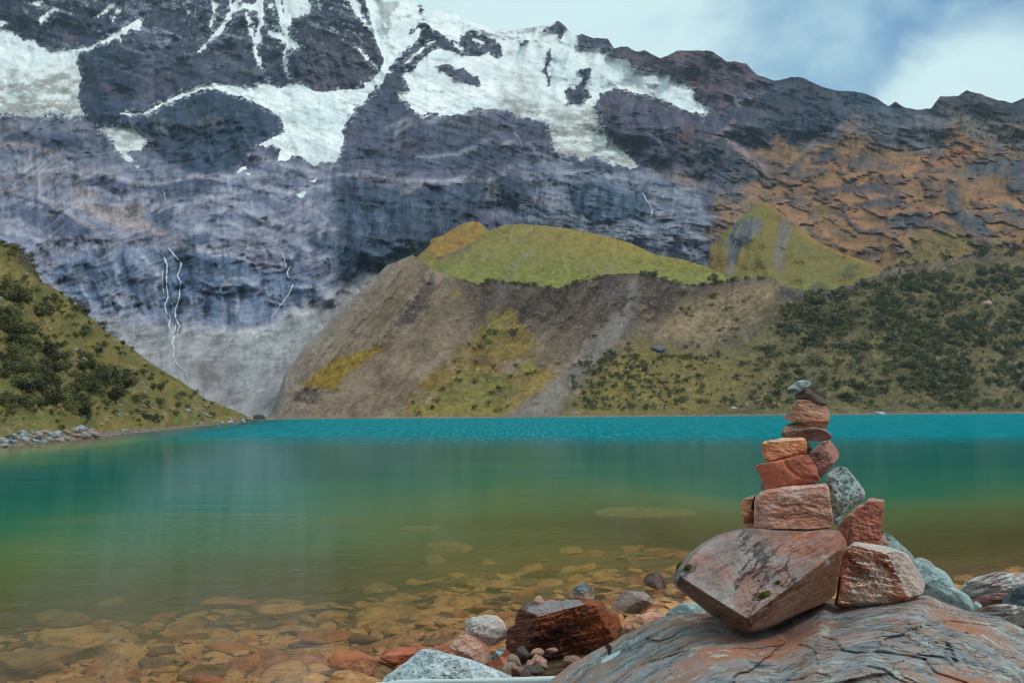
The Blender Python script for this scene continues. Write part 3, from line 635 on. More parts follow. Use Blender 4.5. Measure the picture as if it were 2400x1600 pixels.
# ================================================================== GREEN HILL
mat_grass = terrain_mat('hill_grass', 0.35, 2.2, 0.5, 0.4)
crest_g = interp(pts('z5', 980, 330, 1040, 300, 1150, 260, 1250, 200, 1330, 178, 1370, 185, 1420, 235, 1440, 232, 1530, 200, 1620, 195, 1800, 208, 1950, 230, 2150, 270, 2300, 315, 2352, 340) +
                 pts('z6', 100, 385, 250, 410, 400, 455, 540, 520, 620, 560))
crest_gj = lambda x: crest_g(x) + 1.2 * fbm(x / 12.0, x * 0 + 1.3, 15, 3)
G = Sheet(970, 1740, 400, interp([(970, 680), (1100, 760), (1740, 760)]), crest_gj, 150)
X2, Y2 = G.X, G.Y
lump = fbm(X2 / 130, Y2 / 70, 511, 4); fine = fbm(X2 / 9, Y2 / 6, 521, 4, .6); dn = fbm((X2 + Y2) / 18, (Y2 - .3 * X2) / 60, 531, 4)
G.D = np.interp(-Y2, [-760, -680, -600, -530, -500], [335, 348, 378, 425, 460]) * (1 - 0.016 * lump - 0.0022 * fine - .004 * dn)
notch = boxed(sd_line, X2, Y2, pts('z5', 1430, 225, 1330, 310, 1180, 400, 1100, 440), 90, 1.0)
G.D += 9 * np.exp(-(notch / 16) ** 2)
gc = over(np.zeros(X2.shape + (3,)), z[:1, :1] + 1 + 0 * X2, lin(122, 112, 62), lin(136, 118, 66), 0.5 + lump + .5 * fine)
gc = over(gc, sst(40, -40, Y2 - 575 - 0.10 * (X2 - 1200) + 30 * lump) * sst(1250, 1420, X2), lin(142, 118, 60))
gc = over(gc, sst(560, 650, Y2) * .6, lin(122, 124, 64))
gc = over(gc, sst(12, -12, boxed(sd_poly, X2, Y2, pts('z5', 960, 330, 1330, 160, 1420, 235, 1330, 310, 1180, 390, 1090, 420, 1040, 300), 60) + 10 * dn), lin(150, 112, 62), lin(138, 118, 60), .5 + dn * 1.2)
gc = over(gc, sst(5, -5, boxed(sd_line, X2, Y2, pts('z5', 1320, 325, 1230, 370, 1130, 405), 40, 3.0) + 5 * fine), lin(104, 98, 88))
bare = sst(.28, .45, dn + .3 * fine) * sst(150, 40, np.hypot((X2 - 1230) / 1.2, (Y2 - 610) / .5)) + sst(.3, .5, fine + dn) * sst(60, 20, np.hypot(X2 - 1420, (Y2 - 630) * 2))
gc = over(gc, bare * .7, lin(118, 112, 92))
gc *= (1 + .36 * fine + .16 * dn)[..., None]
tag(G.build('hill', mat_grass, np.clip(gc, .004, 1), .2), 'rounded green grassy hill behind the moraine crest', None)

# ================================================================== YELLOW SPUR HILL
crest_s = interp(pts('z6', 380, 520, 420, 430, 430, 330, 500, 260, 600, 180, 660, 110, 720, 80, 760, 62, 800, 70, 850, 120, 920, 170, 1000, 240, 1080, 300, 1200, 360, 1350, 410, 1480, 460, 1600, 520, 1700, 560))
S = Sheet(1645, 2150, 260, interp([(1645, 760), (2150, 760)]), lambda x: crest_s(x) + 1.5 * fbm(x / 10., x * 0 + 2.2, 17, 3), 160)
X3, Y3 = S.X, S.Y
rid = np.interp(Y3, [470, 560, 650, 760], [1790, 1790, 1800, 1810])
l3 = fbm(X3 / 60, Y3 / 45, 611, 5); f3 = fbm(X3 / 8, Y3 / 6, 621, 4, .6); v3 = fbm((X3 + .35 * Y3) / 9, Y3 / 60, 631, 4)
S.D = np.interp(-Y3, [-760, -680, -600, -470], [350, 366, 400, 470]) + 0.20 * np.abs(X3 - rid) - 10 * l3 - 2.5 * v3
sc = over(np.zeros(X3.shape + (3,)), 1 + 0 * X3, lin(124, 106, 58), lin(112, 108, 64), .5 + l3 + .5 * f3)
sc = over(sc, sst(640, 700, Y3 + 20 * l3) * .8, lin(124, 126, 66))
sc = over(sc, sst(8, -8, boxed(sd_line, X3, Y3, pts('z6', 780, 70, 900, 160, 1050, 290, 1250, 380, 1480, 460), 60, 7.) + 6 * f3), lin(146, 110, 62))
sc = over(sc, sst(8, -8, boxed(sd_poly, X3, Y3, pts('z6', 870, 160, 940, 200, 900, 330, 870, 480, 850, 500, 820, 420, 830, 260), 60) + 12 * f3 + 8 * v3), lin(122, 108, 100), lin(108, 98, 88), .5 + v3)
sc = over(sc, sst(8, -8, boxed(sd_poly, X3, Y3, pts('z6', 690, 140, 740, 130, 770, 200, 740, 260, 700, 310, 600, 360, 560, 440, 540, 440, 540, 350, 500, 330, 520, 260, 620, 180), 60) + 26 * v3 + 14 * f3), lin(82, 82, 88), lin(112, 108, 106), .5 + v3)
sc = over(sc, sst(8, -8, boxed(sd_line, X3, Y3, pts('z6', 560, 430, 550, 490), 60, 5.)), lin(112, 112, 120))
sc = over(sc, sst(10, -10, boxed(sd_poly, X3, Y3, pts('z6', 380, 520, 420, 430, 430, 260, 480, 300, 540, 440, 520, 500), 60) + 9 * f3), lin(128, 104, 50), lin(112, 84, 56), .5 + f3)
sc = over(sc, .7 * sst(.1, .35, l3) * sst(1830, 1900, X3), lin(92, 82, 62))
sc *= (1 + .25 * f3)[..., None]
tag(S.build('hill', mat_grass, np.clip(sc, .004, 1), .2), 'yellow grassy spur with a pale scree chute right of the green hill')

# ================================================================== MORAINE AND BUSHY SLOPE
wl = interp([(560, 986), (700, 981), (900, 980), (1500, 976), (1900, 972), (2400, 968), (2700, 967)])
crest_o = interp([(590, 984), (635, 972)] + pts('z5', 180, 1110, 280, 970, 400, 850, 540, 700, 660, 590, 800, 450, 960, 385, 1060, 455, 1080, 480, 1160, 500, 1250, 530, 1380, 570, 1420, 540, 1470, 545, 1560, 552, 1700, 575, 1850, 590, 1930, 560, 2000, 545, 2080, 525, 2140, 505, 2250, 500, 2352, 498) +
                 pts('z6', 60, 490, 100, 520, 200, 545, 330, 570, 420, 560, 560, 540, 640, 525, 820, 520, 860, 570, 960, 590, 1060, 610, 1100, 600, 1170, 610, 1240, 570, 1310, 565, 1390, 530, 1460, 510, 1500, 460, 1600, 445, 1700, 430, 1800, 425, 1960, 400, 2000, 380, 2100, 370, 2352, 385) + [(2550, 600), (2700, 590)])
O = Sheet(590, 2700, 900, lambda x: wl(x) + 16, lambda x: crest_o(x) + 2.5 * fbm(x / 11., x * 0 + 5.5, 19, 4) * sst(1000, 1080, x), 330)
X4, Y4, T4 = O.X, O.Y, O.T
Dw = np.maximum(60, CAMZ * F / (wl(X4) - YH))
Dc = np.interp(X4, [590, 635, 707, 806, 906, 967, 1013, 1150, 1700, 2000, 2400, 2700], [131, 142, 165, 205, 240, 262, 252, 258, 318, 345, 400, 430])
tt = np.clip((wl(X4) - Y4) / np.maximum(wl(X4) - crest_o(X4), 4), -.1, 1)
ang = math.radians(128)
sa, sb = (X4 * math.cos(ang) + Y4 * math.sin(ang)), (X4 * math.sin(ang) - Y4 * math.cos(ang))
wob = fbm(X4 / 90, Y4 / 60, 705, 4)
sa = sa + 30 * wob; sb = sb + 16 * wob * sst(1000, 1300, X4) + 5 * fbm(X4 / 20, Y4 / 20, 706, 3)
stk = .55 * fbm(sa / 150, sb / 17, 711, 6, .6) + .5 * fbm(X4 / 45, Y4 / 30, 712, 5); gul = fbm(sa / 260, sb / 55, 721, 4, .5, True)
l4 = fbm(X4 / 70, Y4 / 40, 731, 5); f4 = fbm(X4 / 7, Y4 / 5, 741, 4, .62); m4 = fbm(X4 / 26, Y4 / 16, 751, 4, .6)
left_w = sst(1750, 1450, X4)
O.D = Dw + (Dc - Dw) * np.clip(tt, 0, 1) ** .92 + 12 * np.clip(tt, -1, 0)
O.D *= 1 - sst(0, .12, tt) * sst(1.0, .9, tt) * (left_w * (.030 * gul + .009 * stk) + (1 - left_w) * .012 * l4 + .003 * m4 + .0012 * f4)
# bare rim scarps
c4 = over(np.zeros(X4.shape + (3,)), 1 + 0 * X4, lin(98, 84, 70), lin(132, 114, 98), .5 + 1.1 * stk + .5 * gul)
c4 = over(c4, sst(.50, .80, tt + .35 * m4 + .25 * stk) * sst(1020, 1150, X4) * sst(1720, 1560, X4), lin(58, 48, 44), lin(92, 78, 68), .5 + 1.2 * stk + .4 * f4)
c4 = over(c4, .7 * sst(.35, .65, tt + .35 * m4) * sst(1560, 1720, X4), lin(72, 62, 60), lin(108, 94, 84), .5 + 1.2 * stk + .4 * f4)
c4 = over(c4, .8 * sst(95, 5, np.abs(boxed(sd_line, X4, Y4, [(640, 975), (707, 820), (806, 718), (906, 620)], 160, 0.0)) + 30 * m4) * sst(980, 880, X4), lin(116, 106, 100), lin(130, 120, 114), .5 + stk)
def reg4(pl, c1, c2, nz, soft=10, jit=16, amt=1.):
    global c4
    sd = boxed(sd_poly, X4, Y4, pl, 100) + jit * m4 + .6 * jit * f4
    c4 = over(c4, amt * sst(soft, -soft, sd), c1, c2, nz)
reg4(pts('z5', 780, 870, 900, 740, 1040, 530, 1090, 490, 1110, 560, 980, 780), lin(78, 68, 66), lin(92, 80, 76), .5 + stk, 8, 8)  # shaded side of an eroded gully, painted into the earth colour
reg4(pts('z5', 270, 1190, 430, 1060, 620, 970, 780, 955, 720, 1010, 560, 1110, 480, 1215, 350, 1200), lin(122, 98, 40), lin(136, 112, 46), .5 + f4, 6, 8)
reg4(pts('z5', 210, 1230, 270, 1195, 480, 1220, 400, 1280, 250, 1290), lin(92, 78, 74), lin(104, 92, 86), .5 + f4, 8, 10)
reg4(pts('z5', 780, 1420, 900, 1330, 1060, 1210, 1230, 1020, 1330, 860, 1480, 720, 1590, 690, 1620, 800, 1690, 860, 1700, 980, 1500, 1080, 1500, 1110, 1760, 1060, 1900, 1080, 1800, 1220, 1560, 1370, 1540, 1420), lin(110, 88, 56), lin(130, 108, 58), .5 + l4 + .6 * f4, 14, 30)
reg4(pts('z5', 1000, 1180, 1100, 1100, 1200, 1080, 1150, 1200, 1050, 1215), lin(134, 104, 50), lin(120, 96, 52), .5 + f4, 8, 16)
reg4(pts('z5', 1190, 610, 1240, 600, 1260, 630, 1210, 635), lin(140, 110, 56), lin(120, 96, 56), .5 + f4, 5, 6)
reg4(pts('z5', 1600, 1050, 1680, 1040, 1720, 1090, 1640, 1110), lin(132, 120, 56), lin(120, 112, 56), .5 + f4, 5, 8)
# right grassy slope
reg4(pts('z5', 1780, 1430, 2000, 1190, 2200, 980, 2352, 880) + pts('z6', 100, 880, 400, 960, 700, 760, 1000, 650, 1300, 600, 2000, 420, 3200, 350, 3200, 1450), lin(92, 84, 60), lin(108, 98, 66), .5 + l4 + .6 * f4, 14, 20)
reg4(pts('z5', 1900, 1400, 2000, 1230, 2200, 1020, 2352, 930) + pts('z6', 200, 1000, 500, 1020, 700, 1100, 600, 1330, 0, 1390), lin(112, 100, 58), lin(126, 110, 62), .5 + l4 + .6 * f4, 14, 30, .8)
reg4(pts('z6', 80, 900, 250, 680, 500, 590, 820, 560, 880, 600, 800, 700, 620, 880, 420, 960), lin(108, 90, 72), lin(142, 122, 96), .5 + 1.1 * stk + .6 * f4, 12, 18)
reg4(pts('z6', 480, 900, 620, 820, 740, 800, 700, 900, 560, 960), lin(92, 80, 76), lin(104, 90, 82), .5 + f4, 12, 18, .7)
reg4(pts('z6', 850, 590, 1060, 620, 1100, 600, 1170, 640, 1100, 700, 900, 640), lin(72, 66, 64), lin(92, 84, 78), .5 + f4, 8, 12)
reg4(pts('z6', 1160, 640, 1240, 570, 1330, 570, 1300, 640, 1200, 660), lin(62, 60, 62), lin(78, 72, 70), .5 + f4, 6, 8)
reg4(pts('z5', 900, 1390, 1050, 1240, 1250, 1100, 1500, 1120, 1700, 1180, 1500, 1380), lin(96, 96, 54), lin(118, 112, 58), .5 + l4 + .6 * f4, 14, 40, .7)
reg4(pts('z5', 1330, 880, 1480, 740, 1560, 760, 1500, 900, 1380, 980), lin(98, 96, 52), lin(116, 108, 56), .5 + f4, 14, 30, .7)
# scree chutes
reg4(pts('z5', 1480, 1420, 1830, 1140, 2000, 980, 2150, 780, 2290, 560, 2330, 520, 2340, 640, 2300, 760, 2330, 800, 2150, 980, 1950, 1170, 1780, 1400), lin(112, 104, 102), lin(130, 122, 118), .5 + stk, 12, 16, .9)
reg4(pts('z5', 2080, 640, 2130, 530, 2220, 540, 2280, 640, 2240, 740, 2140, 740), lin(66, 58, 58), lin(94, 84, 80), .5 + f4 + stk, 10, 12)
reg4(pts('z5', 1480, 560, 1540, 570, 1500, 720, 1470, 740), lin(110, 102, 106), lin(90, 82, 82), .5 + stk, 6, 8, .7)
peb = sst(.52, .62, fbm(X4 / 5, Y4 / 4, 761, 2)) * .5
c4 = over(c4, peb, lin(140, 134, 134))
c4 = over(c4, sst(.016, .006, tt + .008 * m4) * (tt > -.2), lin(138, 122, 110), lin(120, 100, 88), .5 + f4)
c4 *= np.array([1.0, .95, .91]) * (1.0 + .42 * f4 + .3 * m4 - .10 * sst(1400, 1800, X4))[..., None]
tag(O.build('moraine', terrain_mat('moraine_earth', .5, 3.0, .35, .5), np.clip(c4, .004, 1), .12), 'steep brown moraine slope rising from the far shore', None)

# ================================================================== LEFT HILL
crest_l = interp([(-400, 420), (-150, 500)] + pts('z4', 0, 170, 60, 190, 110, 210, 200, 310, 260, 420, 370, 480, 450, 550, 560, 640, 650, 720, 800, 820, 940, 930, 1100, 1020, 1250, 1130, 1400, 1190, 1500, 1235, 1560, 1258, 1620, 1275))
wll = interp([(-400, 1085)] + pts('z4', 0, 1430, 250, 1405, 600, 1370, 1000, 1325, 1350, 1290, 1560, 1268, 1620, 1262))
Lh = Sheet(-400, 618, 460, lambda x: wll(x) + 22, lambda x: np.minimum(crest_l(x) + 3 * fbm(x / 9., x * 0 + 7.5, 23, 4), wll(x) + 3), 240)
X5, Y5 = Lh.X, Lh.Y
Dwl = CAMZ * F / (wll(X5) - YH)
tl = np.clip((wll(X5) - Y5) / np.maximum(wll(X5) - crest_l(X5), 6), -.2, 1)
l5 = fbm(X5 / 60, Y5 / 45, 811, 5); f5 = fbm(X5 / 7, Y5 / 5, 821, 4, .62); m5 = fbm(X5 / 24, Y5 / 18, 831, 4, .6)
Lh.D = Dwl + tl * np.interp(X5, [-400, 0, 300, 560, 618], [34, 36, 30, 10, 2]) 
Lh.D *= 1 - sst(0, .1, tl) * sst(1, .92, tl) * (.02 * l5 + .006 * m5 + .002 * f5)
c5 = over(np.zeros(X5.shape + (3,)), 1 + 0 * X5, lin(116, 100, 56), lin(94, 90, 54), .5 + l5 + .6 * f5)
c5 = over(c5, sst(0.05, .4, m5 + .5 * l5) * .8, lin(96, 84, 58), lin(122, 104, 70), .5 + f5)
c5 = over(c5, sst(20, -20, boxed(sd_poly, X5, Y5, pts('z4', 0, 330, 130, 360, 210, 440, 190, 490, 60, 430, 0, 420), 80) + 10 * m5), lin(112, 96, 60), lin(124, 108, 66), .5 + f5)
c5 = over(c5, sst(8, -8, boxed(sd_poly, X5, Y5, pts('z4', 60, 200, 110, 210, 200, 310, 260, 430, 220, 400, 140, 320, 90, 250), 80) + 6 * m5), lin(78, 66, 52))
c5 = over(c5, sst(0.25, .5, fbm(X5 / 30, Y5 / 20, 841, 3)) * sst(.5, .15, tl) * .7, lin(92, 100, 50))
c5 = over(c5, sst(.07, .02, tl + .05 * m5), lin(128, 112, 104), lin(110, 92, 76), .5 + f5)
c5 *= (1.12 + .5 * f5 + .3 * m5)[..., None]
tag(Lh.build('hillside', terrain_mat('left_hill_grass', 1.4, 7.0, .15, .55), np.clip(c5, .004, 1), .2), 'steep yellow grass hillside dotted with shrubs left of the lake', None)

# ================================================================== LAKE BED, GROUND, WATER
SH = [(-60, -14), (-8, 2.5), (-3, 4.2), (-.92, 5.45), (-.4, 6.2), (.3, 6.7), (.9, 7.3), (1.8, 8.1), (3, 8.3), (4.3, 8.6), (5.4, 9.3), (9, 11), (20, 14), (80, 18)]
shore_y = interp(SH)
def bed_z(x, y):
    s = y - shore_y(x)
    sl = np.interp(x, [-8, -3, 0, 2, 3.4, 5], [.15, .12, .105, .105, .13, .18])
    dpt = np.where(s > 0, sl * s / (1 + s / 70.), 0)
    land = np.where(s < 0, np.minimum(-s * .16, .75), 0)
    return land - dpt + .03 * fbm(np.asarray(x) * 1.3, np.asarray(y) * 1.3, 901, 3) * np.clip(dpt * 6 + .4, 0, 1)
nr, ntn = 190, 260
rr = np.concatenate([np.geomspace(.4, 60, 140), np.geomspace(64, 1400, 50)])
th = np.concatenate([np.linspace(-50, 50, 200), np.linspace(53, 307, 60)]) * math.pi / 180
Rg, Tg = np.meshgrid(rr, th, indexing='ij')
gx, gy = Rg * np.sin(Tg), Rg * np.cos(Tg)
gz = bed_z(gx, gy); gz = np.where(Rg > 900, -6 - 0 * gz, gz)
mat_bed = rock_mat('lake_bed_gravel', [(.25, lin(66, 48, 32)), (.45, lin(104, 78, 48)), (.6, lin(134, 100, 62)), (.8, lin(84, 62, 42))], strata=1, scale=2.2, bump=.05, seed=3., dirt=.5)
me = mesh_np('ground', np.stack([gx, gy, gz], -1).reshape(-1, 3), grid_faces(nr, 260, True), mat_bed)
tag(link('ground', me), kind='structure')

wr = np.concatenate([np.geomspace(3.2, 60, 150), np.geomspace(62, 460, 50)]); wt = np.linspace(-56, 50, 220) * math.pi / 180
Rw, Tw = np.meshgrid(wr, wt, indexing='ij')
wx_, wy_ = Rw * np.sin(Tw), Rw * np.cos(Tw)
dep = np.clip(-bed_z(wx_, wy_), 0, 60)
# shallow water along the left hill's foot
SL = np.array([on_z(x, wll(x), 0) for x in np.linspace(-380, 600, 40)])
sdist = np.min(np.hypot(wx_[..., None] - SL[:, 0], wy_[..., None] - SL[:, 1]), -1)
dep = np.minimum(dep, .15 + .22 * sdist)
mat_w, nt = new_mat('lake_water')
g_ = nd(nt, 'ShaderNodeNewGeometry'); a_ = nd(nt, 'ShaderNodeAttribute', attribute_name='depth')
pos = g_.outputs['Position']
sx = nd(nt, 'ShaderNodeSeparateXYZ'); nt.links.new(pos, sx.inputs[0])
mp = nd(nt, 'ShaderNodeMapping'); mp.inputs['Scale'].default_value = (.35, 1.0, 1); nt.links.new(pos, mp.inputs['Vector'])
big = noise(nt, mp.outputs[0], .16, 3, .5)
dw = math_n(nt, 'ADD', a_.outputs['Fac'], math_n(nt, 'MULTIPLY', math_n(nt, 'MULTIPLY_ADD', big, 1.0, -.5), math_n(nt, 'MULTIPLY', a_.outputs['Fac'], 1.1)))
ruf = math_n(nt, 'MULTIPLY_ADD', big, 9.0, sx.outputs['Y'])                       # wind-ruffled beyond the calm belt
ruf = ramp(nt, math_n(nt, 'DIVIDE', ruf, 100.), [(.42, 0.0), (.60, 1.0)])
dn8 = math_n(nt, 'DIVIDE', dw, 8.0)
tint = ramp(nt, dn8, [(0, (1, .96, .90)), (.03, (.97, .92, .78)), (.07, (.86, .88, .68)), (.15, (.66, .82, .66)), (.3, (.3, .6, .58))])
turb = ramp(nt, dn8, [(0, 0.02), (.02, .14), (.055, .26), (.10, .48), (.17, .86), (.3, 1.0)])
body = ramp(nt, dn8, [(0, lin(172, 142, 84)), (.05, lin(162, 152, 88)), (.10, lin(122, 152, 96)), (.16, lin(44, 120, 94)), (.26, lin(4, 100, 94)), (.6, lin(0, 106, 108))])
mp3 = nd(nt, 'ShaderNodeMapping'); mp3.inputs['Scale'].default_value = (5.0, .22, 1); nt.links.new(pos, mp3.inputs['Vector'])
spk = noise(nt, mp3.outputs[0], 1.0, 3, .7)
ruc = mixc(nt, ramp(nt, spk, [(.50, 0.0), (.68, 1.0)]), lin(0, 112, 122), lin(40, 164, 174))  # sparkle on the ruffled water, painted into its diffuse colour
bodyc = mixc(nt, ruf, body, ruc)
tr = nd(nt, 'ShaderNodeBsdfTransparent'); nt.links.new(tint, tr.inputs[0])
df = nd(nt, 'ShaderNodeBsdfDiffuse'); nt.links.new(bodyc, df.inputs[0])
mx = nd(nt, 'ShaderNodeMixShader'); nt.links.new(turb, mx.inputs[0]); nt.links.new(tr.outputs[0], mx.inputs[1]); nt.links.new(df.outputs[0], mx.inputs[2])
rip = noise(nt, mp.outputs[0], 3.0, 5, .55)
swl = noise(nt, mp.outputs[0], .7, 2, .5)
bp = nd(nt, 'ShaderNodeBump'); bp.inputs['Strength'].default_value = 1.0; bp.inputs['Distance'].default_value = .007
nt.links.new(math_n(nt, 'ADD', rip, math_n(nt, 'MULTIPLY', swl, 1.5)), bp.inputs['Height'])
lw = nd(nt, 'ShaderNodeLayerWeight'); lw.inputs['Blend'].default_value = .5; nt.links.new(bp.outputs[0], lw.inputs['Normal'])
fac = math_n(nt, 'MULTIPLY_ADD', math_n(nt, 'POWER', lw.outputs['Facing'], 4.5), .53, .015)
fac = math_n(nt, 'MULTIPLY', fac, math_n(nt, 'MULTIPLY_ADD', ruf, -.8, 1.0))
gl = nd(nt, 'ShaderNodeBsdfGlossy'); gl.inputs['Roughness'].default_value = .06; nt.links.new(bp.outputs[0], gl.inputs['Normal'])
mx2 = nd(nt, 'ShaderNodeMixShader'); nt.links.new(fac, mx2.inputs[0]); nt.links.new(mx.outputs[0], mx2.inputs[1]); nt.links.new(gl.outputs[0], mx2.inputs[2])
ou = nd(nt, 'ShaderNodeOutputMaterial'); nt.links.new(mx2.outputs[0], ou.inputs[0])
me = mesh_np('water', np.stack([wx_, wy_, 0 * wx_], -1).reshape(-1, 3), grid_faces(200, 220), mat_w, True, None, {'depth': dep.ravel()})
tag(link('water', me), kind='structure')

# ================================================================== ROCKS
def outline_radius(poly, cx, cy, n, jitter, seed):
    th = np.linspace(0, 2 * math.pi, n, endpoint=False)
    R = np.full(n, 0.0)
    dx, dy = np.cos(th), np.sin(th)
    for i in range(len(poly)):
        ax, ay = poly[i][0] - cx, poly[i][1] - cy
        bx, by = poly[(i + 1) % len(poly)][0] - cx, poly[(i + 1) % len(poly)][1] - cy
        ex, ey = bx - ax, by - ay
        det = dx * ey - dy * ex
        with np.errstate(divide='ignore', invalid='ignore'):
            t = (ax * ey - ay * ex) / det
            u = (ax * dy - ay * dx) / det
        ok = (np.abs(det) > 1e-9) & (t > 0) & (u >= -1e-6) & (u <= 1 + 1e-6)
        R = np.where(ok, np.maximum(R, np.nan_to_num(t)), R)
    R = np.where(R <= 0, R[R > 0].mean(), R)
    R = (np.roll(R, 1) + 2 * R + np.roll(R, -1)) / 4
    mean = R.mean()
    j = fbm(np.cos(th) * 3.5 + 20, np.sin(th) * 3.5 + 20, seed, 5, .65)
    return th, R * (1 + jitter * j), mean

def softmin(a, b, k):
    h = np.clip(.5 + .5 * (b - a) / k, 0, 1)
    return b + (a - b) * h - k * h * (1 - h)

def rock_mesh(name, poly, D, mat, T=None, Tb=None, rnd=.35, facets=None, seed=0, rough=.05, n=150, m=34, jitter=.03, dome=None, strata=0.3, nf=6, c=None, edge=.012, grow=1.5, tint=(), chop=0, ledge=0.0, led_n=5.0, tilt=0.0, cracks=()):
    face_w = [None]
    P = np.array(poly, float)
    if c is None:
        x, y = P[:, 0], P[:, 1]; x2, y2 = np.roll(x, -1), np.roll(y, -1)
        cr = x * y2 - x2 * y; A = cr.sum() / 2
        c = (((x + x2) * cr).sum() / (6 * A), ((y + y2) * cr).sum() / (6 * A))
    th, R, mean = outline_radius(poly, c[0], c[1], n, jitter, seed)
    R = R + grow
    mpp = D / F
    Rm = mean * mpp
    if T is None: T = .75 * Rm
    if Tb is None: Tb = .7 * Rm
    s = np.sin(np.linspace(0, math.pi / 2, m)) ** 1.0
    S_, TH = np.meshgrid(s, th, indexing='ij')
    RR = R[None, :]
    px = c[0] + S_ * RR * np.cos(TH); py = c[1] + S_ * RR * np.sin(TH)
    e = (1 - S_) * RR * mpp                                   # metres in from the outline
    rt = rnd * Rm
    prof = np.sqrt(np.clip(1 - (1 - np.clip(e / rt, 0, 1)) ** 2, 0, 1))
    rg = np.random.default_rng(seed + 100)
    U, V = (px - c[0]) * mpp / Rm, (py - c[1]) * mpp / Rm
    def side(Tm, fac, sd):
        if dome is not None and fac is not None:
            h = dome(S_, px, py)
        else:
            h = Tm * prof
        fl = list(fac) if fac else []
        if not fl:
            for k in range(nf):
                a = rg.uniform(0, 2 * math.pi); slope = rg.uniform(.25, 1.1)
                fl.append((c[0], c[1], rg.uniform(.75, 1.25), -math.cos(a) * slope, -math.sin(a) * slope))
        fw = np.zeros(h.shape)
        if chop and fac is not None:                          # fractured into slightly offset plates
            wxx = px + 14 * fbm(px / 40, py / 25, sd + 61, 4); wyy = py + 8 * fbm(px / 40, py / 25, sd + 67, 4)
            sx_, sy_ = rg.uniform(1250, 2450, chop), rg.uniform(1400, 1640, chop)
            of, bx, by = rg.uniform(-.026, .026, chop), rg.uniform(-2.2e-4, 2.2e-4, chop), rg.uniform(-3e-4, 3e-4, chop)
            best = np.full(px.shape, 1e9); pl_ = np.zeros(px.shape)
            for k in range(chop):
                u_, v_ = wxx - sx_[k], wyy - sy_[k]
                d_ = np.hypot(u_ * .8 + v_ * .5, v_ * 2.3)
                pl_ = np.where(d_ < best, of[k] + bx[k] * u_ + by[k] * v_, pl_); best = np.minimum(best, d_)
            h = h + pl_ * sst(.98, .86, S_)
        for q_, (qx, qy, hq, ax, ay) in enumerate(fl):
            hf = hq * Tm + (ax * (px - qx) + ay * (py - qy)) * mpp
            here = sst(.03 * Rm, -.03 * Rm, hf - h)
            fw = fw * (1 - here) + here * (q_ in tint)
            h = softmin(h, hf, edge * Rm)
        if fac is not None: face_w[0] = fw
        env = np.clip((1 - S_ ** 3) * 1.0, 0, 1)
        nz = fbm(U * 3 + 11, V * 3 + 7, sd + 3, 6, .58)
        if fac is not None and ledge:
            q = (V * math.cos(tilt) - U * math.sin(tilt)) * led_n + .55 * fbm(U * 1.6, V * 1.6, sd + 31, 4)
            fr = q - np.floor(q); amp = .4 + .6 * np.abs(vn(np.floor(q) * 1.7 + 3, U * 1.5, sd + 37))
            h = h - env * Rm * ledge * amp * (fr - sst(.8, .97, fr))
        if fac is not None:
            for (cl, cw, cdp) in cracks:
                dd = sd_line(px + 5 * nz * (14 * mpp / Rm * Rm / mpp) / 14, py + 4 * nz, cl, 0.0)
                h = h - cdp * np.exp(-(dd / cw) ** 2)
        st = fbm(U * 1.5 + V * .4, ((V * math.cos(tilt) - U * math.sin(tilt)) if tilt else (V - U * .35)) * 9, sd + 13, 5, .6, True)
        return np.maximum(h, 0) + env * Rm * rough * (2.0 * nz + strata * 1.6 * st + .9 * fbm(U * 14, V * 14, sd + 23, 4, .7))
    hf = side(T, facets if facets is not None else [], seed)
    hb = side(Tb, None, seed + 50)
    hf[-1] = 0; hb[-1] = 0
    A = at(px, py, D - hf); B = at(px, py, D + np.maximum(hb, 0))
    V_ = np.concatenate([A.reshape(-1, 3), B[:-1].reshape(-1, 3)])
    fa = grid_faces(m, n, True)
    fb = grid_faces(m, n, True)
    idx = np.concatenate([np.arange((m - 1) * n) + m * n, np.arange((m - 1) * n, m * n)])
    fb = idx[fb][:, ::-1]
    V_ = V_.astype(float)
    org = np.array([V_[:, 0].mean(), V_[:, 1].mean(), V_[:, 2].min()])
    fwv = None
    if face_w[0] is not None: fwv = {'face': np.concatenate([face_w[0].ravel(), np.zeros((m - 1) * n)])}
    me = mesh_np(name, V_ - org, np.concatenate([fa[:, ::-1][:, ::-1], fb]), mat, True, None, fwv)
    return me, org

def rock(name, label, cat, poly, D, mat, group=None, parent=None, **kw):
    me, org = rock_mesh(name, poly, D, mat, **kw)
    o = link(name, me, org)
    return tag(o, label, cat, group)

r_ = math.radians
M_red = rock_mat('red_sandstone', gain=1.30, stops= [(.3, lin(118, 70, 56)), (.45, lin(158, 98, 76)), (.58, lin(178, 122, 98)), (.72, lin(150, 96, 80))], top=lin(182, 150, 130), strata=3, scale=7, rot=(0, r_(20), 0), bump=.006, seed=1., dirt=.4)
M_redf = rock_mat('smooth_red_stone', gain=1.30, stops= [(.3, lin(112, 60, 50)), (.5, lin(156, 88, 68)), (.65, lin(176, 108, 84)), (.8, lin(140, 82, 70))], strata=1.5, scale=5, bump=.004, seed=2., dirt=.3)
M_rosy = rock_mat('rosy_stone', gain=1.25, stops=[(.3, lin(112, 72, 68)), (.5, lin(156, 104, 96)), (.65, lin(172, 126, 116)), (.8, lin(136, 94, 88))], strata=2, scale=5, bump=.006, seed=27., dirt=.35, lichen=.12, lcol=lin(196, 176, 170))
M_orange = rock_mat('orange_stone', gain=1.30, stops= [(.3, lin(134, 76, 52)), (.45, lin(184, 112, 78)), (.6, lin(200, 140, 108)), (.75, lin(154, 88, 64))], top=lin(204, 160, 132), strata=2.5, scale=6, rot=(0, r_(15), 0), bump=.006, seed=3., dirt=.4)
